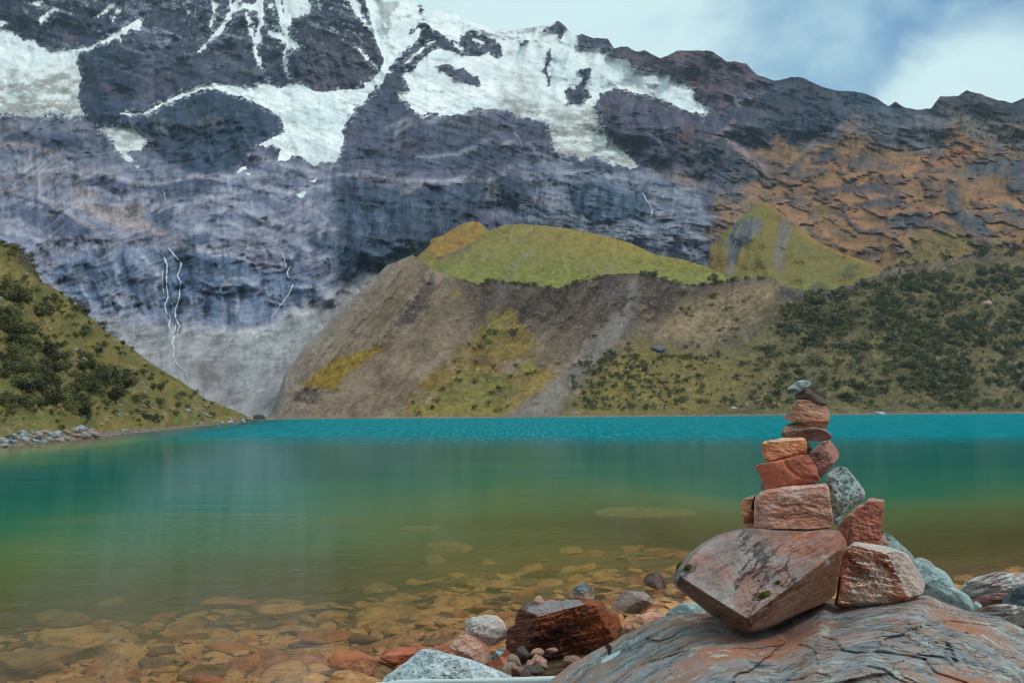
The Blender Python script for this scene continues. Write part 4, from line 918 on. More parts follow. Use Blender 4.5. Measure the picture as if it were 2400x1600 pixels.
M_tan = rock_mat('tan_stone', gain=1.25, stops= [(.3, lin(120, 80, 62)), (.45, lin(168, 116, 94)), (.6, lin(186, 140, 118)), (.75, lin(146, 98, 80))], top=lin(186, 148, 126), strata=5, scale=7, rot=(0, r_(14), 0), bump=.008, seed=4., dirt=.45)
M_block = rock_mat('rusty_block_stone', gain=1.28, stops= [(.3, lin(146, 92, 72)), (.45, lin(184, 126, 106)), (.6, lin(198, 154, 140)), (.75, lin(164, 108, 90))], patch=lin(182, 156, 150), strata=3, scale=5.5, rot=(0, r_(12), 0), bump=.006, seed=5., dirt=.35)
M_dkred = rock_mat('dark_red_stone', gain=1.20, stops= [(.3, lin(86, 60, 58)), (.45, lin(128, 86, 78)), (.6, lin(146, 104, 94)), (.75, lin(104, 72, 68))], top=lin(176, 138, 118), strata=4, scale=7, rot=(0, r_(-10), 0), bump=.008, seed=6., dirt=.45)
M_dark = rock_mat('dark_brown_stone', [(.3, lin(66, 58, 54)), (.5, lin(96, 84, 76)), (.65, lin(122, 104, 90)), (.8, lin(88, 70, 60))], strata=4, scale=9, rot=(0, r_(35), 0), bump=.008, seed=7., dirt=.5, lichen=.3, lcol=lin(150, 130, 104))
M_grey = rock_mat('grey_stone', gain=1.15, stops= [(.3, lin(112, 120, 122)), (.5, lin(150, 160, 162)), (.7, lin(172, 180, 180))], strata=2, scale=9, bump=.006, seed=8., dirt=.35, speck=.35)
M_speck = rock_mat('speckled_granite', gain=1.15, stops= [(.3, lin(120, 130, 130)), (.48, lin(168, 176, 172)), (.6, lin(186, 188, 180)), (.75, lin(150, 140, 124))], strata=1, scale=9, bump=.006, seed=9., dirt=.4, speck=.85, lichen=.4, lcol=lin(150, 186, 180))
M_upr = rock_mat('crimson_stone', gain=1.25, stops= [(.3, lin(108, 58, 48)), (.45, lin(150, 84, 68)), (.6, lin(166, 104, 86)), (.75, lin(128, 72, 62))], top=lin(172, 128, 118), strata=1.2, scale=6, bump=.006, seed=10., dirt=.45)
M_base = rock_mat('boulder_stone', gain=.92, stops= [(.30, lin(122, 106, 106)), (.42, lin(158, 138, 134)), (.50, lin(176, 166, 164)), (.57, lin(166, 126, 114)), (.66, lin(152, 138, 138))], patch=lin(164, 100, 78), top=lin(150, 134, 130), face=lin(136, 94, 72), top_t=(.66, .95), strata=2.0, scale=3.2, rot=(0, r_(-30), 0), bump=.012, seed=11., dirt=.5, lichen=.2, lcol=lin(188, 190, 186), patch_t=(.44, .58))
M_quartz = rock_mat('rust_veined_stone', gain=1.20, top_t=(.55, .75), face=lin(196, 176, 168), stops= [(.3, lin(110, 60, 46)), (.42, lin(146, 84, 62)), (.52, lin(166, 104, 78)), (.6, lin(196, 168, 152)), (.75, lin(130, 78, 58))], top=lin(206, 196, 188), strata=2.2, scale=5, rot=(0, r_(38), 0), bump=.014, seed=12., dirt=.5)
M_slab = rock_mat('slab_stone', gain=1.0, stops= [(.30, lin(104, 100, 106)), (.40, lin(144, 142, 146)), (.48, lin(162, 162, 164)), (.54, lin(172, 136, 118)), (.60, lin(150, 146, 150)), (.68, lin(138, 116, 118)), (.78, lin(152, 152, 156))], patch=lin(172, 116, 92), strata=1.8, scale=5.2, rot=(r_(-72), 0, r_(24)), bump=.016, seed=13., dirt=.5, lichen=.72, lcol=lin(190, 200, 194), patch_t=(.49, .62))
M_pale = rock_mat('pale_grey_green_stone', [(.3, lin(134, 148, 150)), (.5, lin(168, 184, 184)), (.65, lin(184, 196, 192)), (.8, lin(150, 138, 132))], strata=1.5, scale=3.4, bump=.010, seed=14., dirt=.4, patch=lin(150, 128, 118), patch_t=(.58, .68))
M_strip = rock_mat('striped_pink_stone', [(.3, lin(150, 116, 112)), (.42, lin(178, 158, 154)), (.5, lin(196, 196, 194)), (.58, lin(186, 146, 132)), (.75, lin(158, 150, 156))], strata=7, scale=2.2, rot=(0, r_(-14), 0), bump=.012, seed=15., dirt=.45)
M_plum = rock_mat('plum_stone', [(.3, lin(120, 82, 84)), (.5, lin(150, 108, 106)), (.7, lin(166, 126, 122))], strata=1.5, scale=4, bump=.006, seed=16., dirt=.35)
M_slate = rock_mat('blue_grey_stone', [(.3, lin(84, 102, 112)), (.5, lin(116, 134, 144)), (.7, lin(146, 160, 166))], strata=1, scale=8, bump=.008, seed=17., dirt=.4, speck=.6)
M_white = rock_mat('white_speckled_stone', [(.3, lin(168, 180, 188)), (.5, lin(204, 214, 220)), (.7, lin(220, 226, 228))], strata=1.4, scale=6, rot=(0, r_(-25), 0), bump=.006, seed=18., dirt=.3, speck=.55, lichen=.25, lcol=lin(196, 214, 190))
M_warm = rock_mat('grey_tan_stone', [(.3, lin(128, 106, 90)), (.5, lin(172, 146, 126)), (.7, lin(188, 168, 150))], strata=1.5, scale=9, bump=.006, seed=28., dirt=.35)
M_pinkw = rock_mat('pink_white_stone', [(.3, lin(176, 140, 134)), (.45, lin(206, 192, 188)), (.62, lin(214, 206, 202)), (.8, lin(182, 140, 128))], strata=1.5, scale=4, bump=.006, seed=19., dirt=.3)
M_pink = rock_mat('pink_stone', [(.3, lin(164, 110, 96)), (.5, lin(194, 144, 126)), (.65, lin(204, 164, 146)), (.8, lin(176, 132, 100))], strata=1.5, scale=4, bump=.006, seed=20., dirt=.3, lichen=.2, lcol=lin(190, 180, 172))
M_rust = rock_mat('wet_rust_rock', gain=1.35, face=lin(132, 126, 128), patch=lin(132, 70, 40), patch_t=(.52, .62), stops= [(.28, lin(42, 28, 28)), (.42, lin(84, 46, 40)), (.52, lin(120, 72, 52)), (.6, lin(70, 44, 40)), (.72, lin(120, 92, 84)), (.85, lin(50, 40, 42))], strata=5, scale=3.2, rot=(0, r_(-16), 0), bump=.02, seed=21., dirt=.5, lichen=.2, lcol=lin(176, 164, 160), rough=.9)
M_rose = rock_mat('dusty_rose_stone', [(.3, lin(128, 104, 98)), (.5, lin(158, 134, 126)), (.7, lin(176, 156, 150))], strata=1.2, scale=4, bump=.006, seed=22., dirt=.35, lichen=.1)
M_brown = rock_mat('wet_brown_stone', [(.3, lin(72, 58, 54)), (.5, lin(102, 84, 78)), (.7, lin(126, 106, 98))], strata=1.5, scale=5, bump=.006, seed=23., dirt=.35, rough=.5)
M_moss, nt = new_mat('moss')
tc = nd(nt, 'ShaderNodeTexCoord'); nz = noise(nt, tc.outputs['Object'], 60, 4, .7)
finish(nt, mixc(nt, nz, (.03, .035, .008), (.16, .15, .03)), nz, .95, .05, 1.0, .01)
M_lich, nt = new_mat('dark_lichen')
tc = nd(nt, 'ShaderNodeTexCoord'); nz = noise(nt, tc.outputs['Object'], 80, 4, .7)
finish(nt, mixc(nt, nz, (.008, .008, .008), (.06, .055, .05)), nz, .95, .05, 1.0, .01)

DC = 2.72   # the cairn's distance
slab = rock('rock_slab', 'huge grey rust streaked rock slab carrying the cairn in the bottom corner', 'rock',
     pts('b', -570, 1310, -420, 1190, -260, 1100, -180, 1060, 0, 960, 170, 895, 330, 880, 470, 890, 620, 930, 800, 930, 960, 880, 1060, 840, 1130, 815, 1200, 830, 1380, 795, 1500, 780, 1600, 765, 1700, 757, 1780, 775, 1850, 810, 1990, 860, 2200, 910, 2352, 985, 2700, 1100, 3000, 1400, 3000, 2000, 1800, 2500, 400, 2500, -700, 2100, -700, 1500),
     2.83, M_slab, c=(1870, 1800), n=520, m=220, jitter=.012, T=1.6, Tb=.9, seed=31, rough=.013, strata=.35, rnd=.5, edge=.004, ledge=.008, led_n=16, tilt=-.30, chop=30,
     cracks=[(pts('b', 1120, 1030, 1200, 1050, 1240, 1110, 1340, 1130, 1480, 1120, 1640, 1140, 1740, 1160), 3, .03), (pts('b', 1700, 1130, 1760, 1140, 1860, 1150, 1880, 1060, 2000, 1000), 2.5, .025), (pts('b', 1740, 1160, 1800, 1240, 1900, 1270, 2000, 1307), 3, .03),
             (pts('b', 1400, 1210, 1500, 1230, 1560, 1280, 1660, 1320), 3, .03), (pts('b', 900, 1300, 1000, 1290, 1080, 1250, 1160, 1270), 2.5, .02), (pts('b', 1380, 960, 1600, 950, 1900, 930, 2200, 960), 2.5, .02), (pts('b', 60, 1180, 240, 1130, 430, 1080, 600, 1040, 700, 1010), 2.5, .02), (pts('b', 1860, 880, 1990, 900, 2100, 930), 2.5, .015)],
     dome=lambda s, x, y: 1.36 * (1 - s ** 2.0) ** 1.08, facets=[(1870, 1800, 5, 0, 0), (1870, 1800, 6, 0, 0)])
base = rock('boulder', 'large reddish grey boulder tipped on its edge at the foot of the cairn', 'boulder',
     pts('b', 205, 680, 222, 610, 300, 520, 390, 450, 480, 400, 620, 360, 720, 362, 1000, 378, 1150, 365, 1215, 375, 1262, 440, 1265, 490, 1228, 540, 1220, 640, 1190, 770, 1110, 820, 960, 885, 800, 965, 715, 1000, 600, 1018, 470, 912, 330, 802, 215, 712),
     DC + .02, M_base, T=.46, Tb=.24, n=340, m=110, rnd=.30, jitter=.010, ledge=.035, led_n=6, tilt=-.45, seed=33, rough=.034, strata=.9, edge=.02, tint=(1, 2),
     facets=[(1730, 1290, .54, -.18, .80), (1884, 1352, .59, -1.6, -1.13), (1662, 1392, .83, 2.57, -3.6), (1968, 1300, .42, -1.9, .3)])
bvh = BVHTree.FromPolygons([v.co for v in base.data.vertices], [tuple(p.vertices) for p in base.data.polygons])
for pl in (pts('b', 222, 625, 228, 585, 250, 562, 268, 565, 240, 620), pts('b', 268, 615, 280, 585, 310, 580, 320, 605, 290, 622), pts('b', 700, 780, 730, 760, 790, 735, 800, 755, 770, 775, 715, 795), pts('b', 830, 695, 845, 675, 862, 685, 850, 700)):
    mx_, my_ = np.mean([p[0] for p in pl]), np.mean([p[1] for p in pl])
    dv = Vector(np.array(ray(mx_, my_))).normalized()
    hit = bvh.ray_cast(Vector((0, 0, CAMZ)) - base.location, dv)
    hd = (hit[0] + base.location).y if hit[0] else DC
    me, org = rock_mesh('moss', pl, hd + .004, M_moss, T=.018, Tb=.02, n=40, m=10, jitter=.2, rough=.4, seed=int(pl[0][0]) % 50)
    o = link('moss', me, org); o.parent = base; o.location = np.array(org) - np.array(base.location)

sbvh = BVHTree.FromPolygons([v.co for v in slab.data.vertices], [tuple(p.vertices) for p in slab.data.polygons])
M_flake, nt = new_mat('pale_flake'); finish(nt, lin(184, 194, 196), None, .8, .2)
for nm, mt, pl in (('pale_flake', M_flake, pts('d', 1588, 1444, 1605, 1425, 1640, 1402, 1712, 1368, 1702, 1394, 1655, 1424, 1610, 1444)), ('moss', M_lich, pts('d', 1612, 1338, 1632, 1330, 1655, 1345, 1650, 1385, 1638, 1400, 1630, 1365))):
    cen = np.mean(np.array(pl), 0)
    hit = sbvh.ray_cast(Vector((0, 0, CAMZ)) - slab.location, Vector(np.array(ray(*cen))).normalized())
    if hit[0]:
        Pl = []
        for q in pl:
            hq = sbvh.ray_cast(Vector((0, 0, CAMZ)) - slab.location, Vector(np.array(ray(*q))).normalized())
            Pl.append((hq[0] if hq[0] else hit[0]) + slab.location)
        n_ = len(Pl); lo = [p + Vector((0, 0, -.004)) for p in Pl]; hi = [p + Vector((0, 0, .002)) for p in Pl]
        cc = sum(hi, Vector()) / n_ + Vector((0, 0, .001))
        me = bpy.data.meshes.new(nm); me.from_pydata([p - slab.location for p in lo + hi + [cc]], [], [(i, (i + 1) % n_, n_ + (i + 1) % n_, n_ + i) for i in range(n_)] + [(n_ + i, n_ + (i + 1) % n_, 2 * n_) for i in range(n_)])
        me.materials.append(mt); o = link(nm, me, (0, 0, 0)); o.parent = slab

A = lambda *c: pts('a', *c)
cs = 'stones stacked in the tall cairn'
rock('cairn_stone', 'small pale grey stone balanced at the very top of the tall cairn', 'stone', A(719, 215, 745, 180, 800, 135, 870, 112, 920, 115, 938, 140, 925, 170, 870, 195, 820, 225, 775, 248, 735, 240), DC - .02, M_grey, cs, seed=41, rough=.03, rnd=.6, facets=[(1870, 900, 1.0, -.25, 1.0), (1870, 915, .8, .2, -1.2)])
rock('cairn_stone', 'dark brown pointed stone tilted right just under the top grey one', 'stone', A(792, 232, 850, 195, 930, 178, 960, 188, 1030, 260, 1088, 320, 1040, 337, 960, 310, 860, 285, 815, 275), DC, M_dark, cs, seed=42, rough=.05, facets=[(1880, 918, .85, .1, .3), (1915, 930, .6, -.7, 1.2)])
rock('cairn_stone', 'tan wedge shaped stone third from the top of the cairn', 'stone', A(826, 285, 905, 282, 1000, 322, 1078, 362, 1094, 410, 1090, 485, 1060, 534, 960, 522, 860, 495, 708, 462, 712, 440, 770, 380, 778, 330), DC, M_tan, cs, ledge=.05, tilt=.25, seed=43, rough=.045, strata=.8, rnd=.25, n=200, m=50, facets=[(1890, 965, .95, -.35, .35), (1870, 945, .85, 1.2, .2), (1900, 990, .8, -.2, -1.3)])
rock('cairn_stone', 'flat dark red stone lying under the tan wedge stone', 'stone', A(683, 575, 700, 535, 730, 505, 800, 490, 920, 512, 1040, 538, 1090, 572, 1120, 612, 1090, 635, 1000, 648, 900, 638, 850, 618, 700, 614, 681, 592), DC, M_dkred, cs, ledge=.05, tilt=.25, seed=44, rough=.045, strata=.7, rnd=.35, n=200, m=50, facets=[(1880, 1005, .9, .2, 1.5), (1890, 1018, .8, -.1, -.6)])
rock('cairn_stone', 'bright orange block on the left below the flat dark red stone', 'stone', A(510, 700, 514, 665, 540, 648, 700, 622, 860, 616, 888, 635, 900, 690, 890, 765, 800, 775, 690, 800, 580, 828, 535, 802, 515, 770), DC - .02, M_orange, cs, ledge=.05, tilt=.25, seed=45, rough=.04, rnd=.22, n=200, m=50, facets=[(1830, 1050, .95, -.15, .2), (1860, 1065, .75, -.5, -1.1), (1835, 1034, .85, 0, 2.2)])
rock('cairn_stone', 'small dark stone wedged behind the bright orange block', 'stone', A(880, 645, 915, 662, 942, 718, 925, 765, 880, 770), DC + .08, M_dark, cs, seed=46, n=80, m=20)
rock('cairn_stone', 'red diamond shaped stone leaning on the right of the cairn', 'stone', A(1045, 640, 1080, 630, 1115, 648, 1150, 690, 1192, 745, 1182, 790, 1140, 850, 1075, 920, 1018, 984, 1000, 940, 960, 850, 912, 770, 930, 740, 985, 690), DC + .05, M_rosy, cs, grow=-.8, ledge=.03, led_n=3, tilt=.9, seed=47, rough=.035, rnd=.22, n=200, m=50, facets=[(1915, 1065, .9, .25, .1), (1945, 1065, .85, -1.1, .35), (1930, 1100, .8, -.6, -.9)])
rock('cairn_stone', 'smooth dark red block in the middle under the bright orange block', 'stone', A(452, 865, 470, 855, 550, 838, 690, 798, 860, 765, 910, 770, 950, 830, 985, 880, 1012, 985, 1000, 1002, 850, 1030, 700, 1052, 560, 1076, 530, 1030, 500, 960, 470, 900), DC - .02, M_redf, cs, ledge=.03, led_n=3, tilt=.5, cracks=[(pts('a', 690, 800, 740, 880, 830, 960, 1000, 990), 4, .008), (pts('a', 860, 830, 920, 860, 960, 850), 3, .006)], seed=48, rough=.03, rnd=.18, n=220, m=56, facets=[(1840, 1110, .95, .3, -.35), (1890, 1090, .88, -.65, .75), (1870, 1125, .9, -.25, -1.2)])
rock('cairn_stone', 'thin pale grey stone showing under the smooth dark red block', 'stone', A(498, 985, 530, 1000, 600, 1050, 900, 1015, 1010, 990, 1012, 1026, 900, 1040, 700, 1052, 560, 1085, 505, 1086), DC + .06, M_grey, cs, seed=49, n=90, m=20)
rock('cairn_stone', 'largest rusty block of the cairn sitting on the boulder', 'stone', A(448, 1140, 490, 1098, 560, 1072, 700, 1048, 900, 1032, 1060, 1022, 1082, 1050, 1100, 1150, 1120, 1290, 1134, 1370, 1112, 1408, 900, 1424, 700, 1426, 500, 1424, 446, 1394, 444, 1250), DC - .05, M_block, cs, ledge=.045, led_n=4.5, tilt=-.1, cracks=[(pts('a', 620, 1190, 720, 1230, 830, 1200, 980, 1230), 3, .006), (pts('a', 560, 1300, 760, 1330, 940, 1310), 2.5, .004)], seed=50, rough=.035, rnd=.14, n=260, m=64, strata=.6, facets=[(1870, 1190, .95, -.12, -.12), (1790, 1215, .86, .75, -.55), (1850, 1142, .9, .1, 2.6)])
rock('cairn_stone', 'small orange brown stone at the left end of the largest rusty block', 'stone', A(328, 1195, 350, 1155, 400, 1133, 445, 1122, 470, 1180, 470, 1390, 380, 1402, 350, 1360, 335, 1280), DC + .02, M_orange, cs, seed=51, rough=.05, n=120, m=30, facets=[(1752, 1190, .9, .5, 0), (1752, 1210, .8, -.2, -1.0)])
me, org = rock_mesh('lichen_tuft', A(412, 1235, 425, 1180, 445, 1120, 455, 1140, 450, 1200, 440, 1255), DC - .03, M_lich, T=.02, Tb=.02, n=40, m=10, jitter=.25, rough=.3, seed=3)
lt = [o for o in bpy.data.objects if o.get('label', '').startswith('small orange brown stone')][0]
o = link('lichen_tuft', me, org); o.parent = lt; o.location = np.array(org) - np.array(lt.location)
rock('cairn_stone', 'grey speckled granite stone leaning on the right of the rusty block', 'stone', A(1060, 1000, 1075, 940, 1130, 890, 1200, 868, 1248, 885, 1330, 985, 1402, 1085, 1408, 1130, 1370, 1180, 1270, 1250, 1180, 1302, 1132, 1325, 1122, 1250, 1092, 1080), DC, M_speck, cs, seed=52, rough=.045, rnd=.45, n=220, m=56, strata=.2, facets=[(1975, 1145, .95, -.2, .25), (1965, 1180, .85, .8, -.9), (2000, 1170, .8, -.7, -.9)])
rock('cairn_stone', 'tiny pale stone squeezed under the grey speckled granite stone', 'stone', A(1125, 1320, 1180, 1300, 1222, 1298, 1205, 1350, 1180, 1382, 1125, 1375), DC + .06, M_grey, cs, seed=53, n=80, m=20)
rock('cairn_stone', 'upright crimson stone with a notched top right of the cairn', 'stone', A(1170, 1405, 1240, 1315, 1300, 1262, 1350, 1215, 1400, 1200, 1440, 1152, 1480, 1145, 1520, 1155, 1577, 1165, 1572, 1260, 1552, 1400, 1542, 1600, 1400, 1640, 1240, 1610, 1230, 1480), DC + .12, M_upr, cs, ledge=.05, led_n=5, tilt=.3, seed=54, rough=.05, rnd=.2, n=220, m=56, facets=[(2040, 1230, .9, -.15, .15), (1990, 1230, .8, 1.3, .1), (2050, 1180, .85, -.2, 1.4)])
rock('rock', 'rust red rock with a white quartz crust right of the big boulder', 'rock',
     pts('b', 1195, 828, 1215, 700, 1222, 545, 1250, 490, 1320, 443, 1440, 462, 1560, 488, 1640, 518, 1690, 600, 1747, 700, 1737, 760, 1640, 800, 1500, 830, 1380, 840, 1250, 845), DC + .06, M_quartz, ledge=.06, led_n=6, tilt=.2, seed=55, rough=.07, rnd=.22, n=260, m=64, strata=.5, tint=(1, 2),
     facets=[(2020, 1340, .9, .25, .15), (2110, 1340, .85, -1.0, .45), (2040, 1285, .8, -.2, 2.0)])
rock('stone', 'small brown and white stone tucked behind the upright crimson stone', 'stone', pts('f', 360, 330, 390, 310, 440, 340, 470, 400, 478, 490, 400, 500, 340, 460), DC + .2, M_quartz, seed=56, n=80, m=20)
rock('rock', 'pale blue grey rock sloping down behind the rust red rock', 'rock', pts('f', 395, 310, 440, 292, 490, 302, 560, 350, 640, 430, 760, 540, 840, 640, 900, 760, 1000, 900, 1000, 1150, 800, 1150, 500, 800, 400, 500), DC + .55, M_pale, seed=57, rough=.05, n=160, m=40)
rock('rock', 'long pale green grey rock trailing right behind the slab', 'rock', pts('f', 830, 650, 900, 622, 990, 640, 1060, 680, 1110, 740, 1270, 830, 1340, 920, 1400, 1040, 1500, 1090, 1580, 1140, 1640, 1230, 1675, 1360, 1550, 1420, 1300, 1380, 1050, 1250, 940, 1120, 900, 900), DC + .42, M_pale, seed=58, rough=.06, n=180, m=44, facets=[(2190, 1350, .9, .2, .5), (2230, 1360, .85, -1.0, 1.0), (2210, 1400, .8, .3, -.6)])
rock('rock', 'pink and white striped rock against the water at the right edge', 'rock', pts('f', 1470, 1070, 1520, 1010, 1560, 940, 1700, 890, 1850, 850, 1950, 825, 2060, 820, 2140, 850, 2280, 830, 2500, 850, 2700, 950, 2700, 1300, 2300, 1300, 2000, 1250, 1750, 1200, 1600, 1180, 1540, 1100), 4.6, M_strip, ledge=.09, led_n=5, tilt=-.2, seed=59, rough=.06, n=200, m=50, strata=1.0, facets=[(2340, 1370, .9, -.1, .9), (2340, 1390, .85, .1, -.2)])
rock('rock', 'plum red rock half hidden under the striped rock', 'rock', pts('f', 1650, 1230, 1740, 1160, 1900, 1120, 2100, 1110, 2180, 1200, 2050, 1330, 1800, 1330), 4.2, M_plum, seed=60, n=120, m=30)
rock('rock', 'dark blue grey speckled rock at the right edge', 'rock', pts('f', 2050, 1280, 2080, 1180, 2200, 1080, 2352, 1000, 2600, 980, 2700, 1200, 2500, 1340, 2250, 1330), 3.9, M_slate, seed=61, rough=.05, n=140, m=34)
rock('rock', 'mottled orange and grey rock under the dark blue grey one', 'rock', pts('f', 1660, 1400, 1750, 1330, 1900, 1280, 2130, 1262, 2300, 1300, 2600, 1350, 2700, 1600, 2300, 1640, 1900, 1520), 3.5, M_strip, seed=62, rough=.07, n=160, m=40)
rock('stone', 'little grey green stone in the gap beside the plum red rock', 'stone', pts('f', 1650, 1260, 1690, 1230, 1760, 1270, 1760, 1310, 1680, 1340), 3.9, M_pale, seed=63, n=60, m=16)
rock('rock', 'pale grey rock showing behind the slab left of the boulder', 'rock', pts('b', 140, 920, 180, 860, 250, 822, 340, 815, 430, 870, 480, 960, 300, 1000), 3.5, M_pale, seed=64, n=120, m=30)

# shore rocks in the middle
C_ = lambda *c: pts('c', *c)
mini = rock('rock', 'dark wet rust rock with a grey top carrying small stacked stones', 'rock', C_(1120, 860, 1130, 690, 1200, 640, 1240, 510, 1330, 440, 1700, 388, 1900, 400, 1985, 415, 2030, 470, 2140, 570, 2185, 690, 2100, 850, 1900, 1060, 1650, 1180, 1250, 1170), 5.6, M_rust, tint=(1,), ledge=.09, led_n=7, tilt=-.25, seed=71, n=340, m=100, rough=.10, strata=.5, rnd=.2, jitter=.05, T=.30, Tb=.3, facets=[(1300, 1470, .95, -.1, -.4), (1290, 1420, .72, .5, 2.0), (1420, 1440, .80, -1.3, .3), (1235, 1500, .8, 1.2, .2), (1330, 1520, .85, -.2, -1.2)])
rock('stone', 'small pinkish upright stone on top of the dark wet rock', 'stone', C_(1372, 435, 1400, 385, 1440, 378, 1470, 430, 1492, 485, 1470, 512, 1410, 534, 1382, 500), 5.47, M_pink, seed=72, n=80, m=20)
rock('stone', 'squat grey tan stone supporting a grey pebble on the dark wet rock', 'stone', C_(1722, 462, 1718, 375, 1800, 340, 1880, 290, 1932, 288, 1930, 380, 1915, 430, 1800, 474), 5.5, M_warm, seed=73, n=90, m=24, facets=[(1360, 1398, .9, .3, 0), (1375, 1395, .85, -.9, 0)])
rock('stone', 'grey pebble topping the little stack on the dark wet rock', 'stone', C_(1724, 335, 1760, 290, 1850, 250, 1892, 288, 1872, 332, 1800, 350, 1740, 364), 5.46, M_grey, seed=74, n=80, m=20)
rock('rock', 'pinkish white rock beside the dark wet rock', 'rock', C_(748, 630, 758, 590, 830, 572, 930, 556, 1030, 560, 1090, 610, 1128, 690, 1130, 760, 980, 830, 880, 800, 760, 720), 5.8, M_pinkw, seed=75, n=140, m=36, facets=[(1140, 1470, .9, .1, .5), (1110, 1475, .85, 1.3, .2), (1150, 1500, .8, 0, -.9)])
rock('rock', 'rounded pink rock in front of the pinkish white rock', 'rock', C_(598, 850, 640, 790, 700, 745, 760, 732, 850, 758, 940, 830, 990, 955, 960, 1010, 800, 1000, 680, 930), 5.4, M_pink, seed=76, n=140, m=36, rnd=.6)
rock('stone', 'broken red stone between the pink rock and the dark wet rock', 'stone', C_(965, 985, 1050, 950, 1130, 865, 1190, 940, 1225, 1060, 1190, 1110, 1000, 1060), 5.2, M_redf, seed=77, n=90, m=24)
rock('stone', 'grey green stone wedged behind the broken red stone', 'stone', C_(990, 930, 1020, 890, 1090, 858, 1135, 880, 1120, 960, 1020, 980), 5.35, M_pale, seed=78, n=70, m=18)
rock('rock', 'white speckled rock with a peaked top at the bottom edge', 'rock', C_(-20, 1180, 0, 1120, 90, 1065, 250, 950, 330, 880, 370, 863, 430, 866, 560, 900, 700, 935, 860, 985, 1000, 1040, 1190, 1112, 1230, 1200, 900, 1330, 300, 1330), 4.7, M_white, seed=79, n=220, m=54, rnd=.25, c=(1030, 1585), T=.35, facets=[(1040, 1560, .9, -.1, .5), (1000, 1560, .85, .8, .5), (1100, 1570, .85, -.7, .7)])
rock('stone', 'dusty rose boulder standing at the water edge', 'stone', pts('d', 1648, 1090, 1690, 1040, 1740, 1008, 1850, 1008, 1895, 1045, 1912, 1085, 1905, 1135, 1800, 1178, 1740, 1168), 7.4, M_rose, seed=80, n=140, m=36, rnd=.6)
rock('stone', 'dark brown stone standing alone in the shallow water', 'stone', pts('d', 1850, 935, 1880, 900, 1940, 893, 1985, 945, 1992, 985, 1930, 992, 1862, 965), 8.6, M_brown, seed=81, n=100, m=26, rnd=.55)
rock('stone', 'pinkish flat stone between the rose boulder and the slab', 'stone', pts('d', 1720, 1240, 1760, 1200, 1830, 1155, 1920, 1125, 1990, 1150, 1960, 1200, 1850, 1270), 6.6, M_pink, seed=82, n=90, m=24)
rock('stone', 'orange brown stone under the rose boulder', 'stone', pts('d', 1672, 1140, 1720, 1150, 1740, 1190, 1715, 1215, 1680, 1190), 7.1, M_orange, seed=83, n=60, m=16)
rock('stone', 'pale pink pebble at the left tip of the slab', 'stone', pts('d', 1715, 1250, 1745, 1215, 1785, 1205, 1790, 1240, 1740, 1262), 6.3, M_pink, seed=84, n=60, m=16)
rock('rock', 'red rock breaking the surface left of the white speckled rock', 'rock', pts('d', 225, 1412, 290, 1380, 360, 1342, 400, 1338, 512, 1345, 520, 1400, 430, 1455, 300, 1450), 6.1, M_redf, seed=85, n=110, m=28, Tb=.2, facets=[(930, 1532, .9, 0, 1.2), (945, 1545, .85, -.3, -.4)])
# driftwood stick
Ms, nt = new_mat('bleached_wood')
tc = nd(nt, 'ShaderNodeTexCoord'); mp = nd(nt, 'ShaderNodeMapping'); mp.inputs['Scale'].default_value = (2, 40, 40); nt.links.new(tc.outputs['Object'], mp.inputs[0])
nz = noise(nt, mp.outputs[0], 3, 5, .6)
finish(nt, mixc(nt, nz, lin(190, 194, 194), lin(226, 230, 230)), nz, .7, .3, .3, .004)
a, b = at(880, 1604, 4.1), at(1305, 1589, 3.6)
n = 40; V = []
for i in range(n):
    t = i / (n - 1); cpt = a + (b - a) * t; r = .0125 + .002 * math.sin(t * 9) - .003 * (1 - t) * (t < .1)
    cpt[2] += .004 * math.sin(t * 5.3)
    for k in range(12):
        an = k * math.pi / 6; V.append((cpt[0], cpt[1] + r * math.cos(an), cpt[2] + r * math.sin(an)))
fc = [tuple(x) for x in grid_faces(n, 12, True)]
V = np.array(V); og = V[0].copy(); og[2] -= .01
tag(link('stick', mesh_np('stick', V - og, fc, Ms), og), 'smooth bleached white stick lying along the bottom edge', 'stick')

# ================================================================== STONES ON THE LAKE BED
def pebble(seed, flat=.4, n=22, m=12):
    rg = np.random.default_rng(seed)
    u = np.linspace(0, math.pi, m); v = np.linspace(0, 2 * math.pi, n, endpoint=False)
    Uu, Vv = np.meshgrid(u, v, indexing='ij')
    d = np.stack([np.sin(Uu) * np.cos(Vv), np.sin(Uu) * np.sin(Vv), np.cos(Uu)], -1)
    r = np.full(d.shape[:2], 1.25)
    for k in range(11):
        nrm = rg.normal(size=3); nrm /= np.linalg.norm(nrm)
        hh = rg.uniform(.62, 1.0); dp = d @ nrm
        r = np.where(dp > .05, np.minimum(r, hh / np.maximum(dp, .05)), r)
    r = r * (1 + .06 * fbm(d[..., 0] * 2 + d[..., 2] + 9, d[..., 1] * 2 + 5, seed, 3))
    return d * r[..., None] * np.array([1, rg.uniform(.6, .85), flat * rg.uniform(.8, 1.2)]), grid_faces(m, n, True)

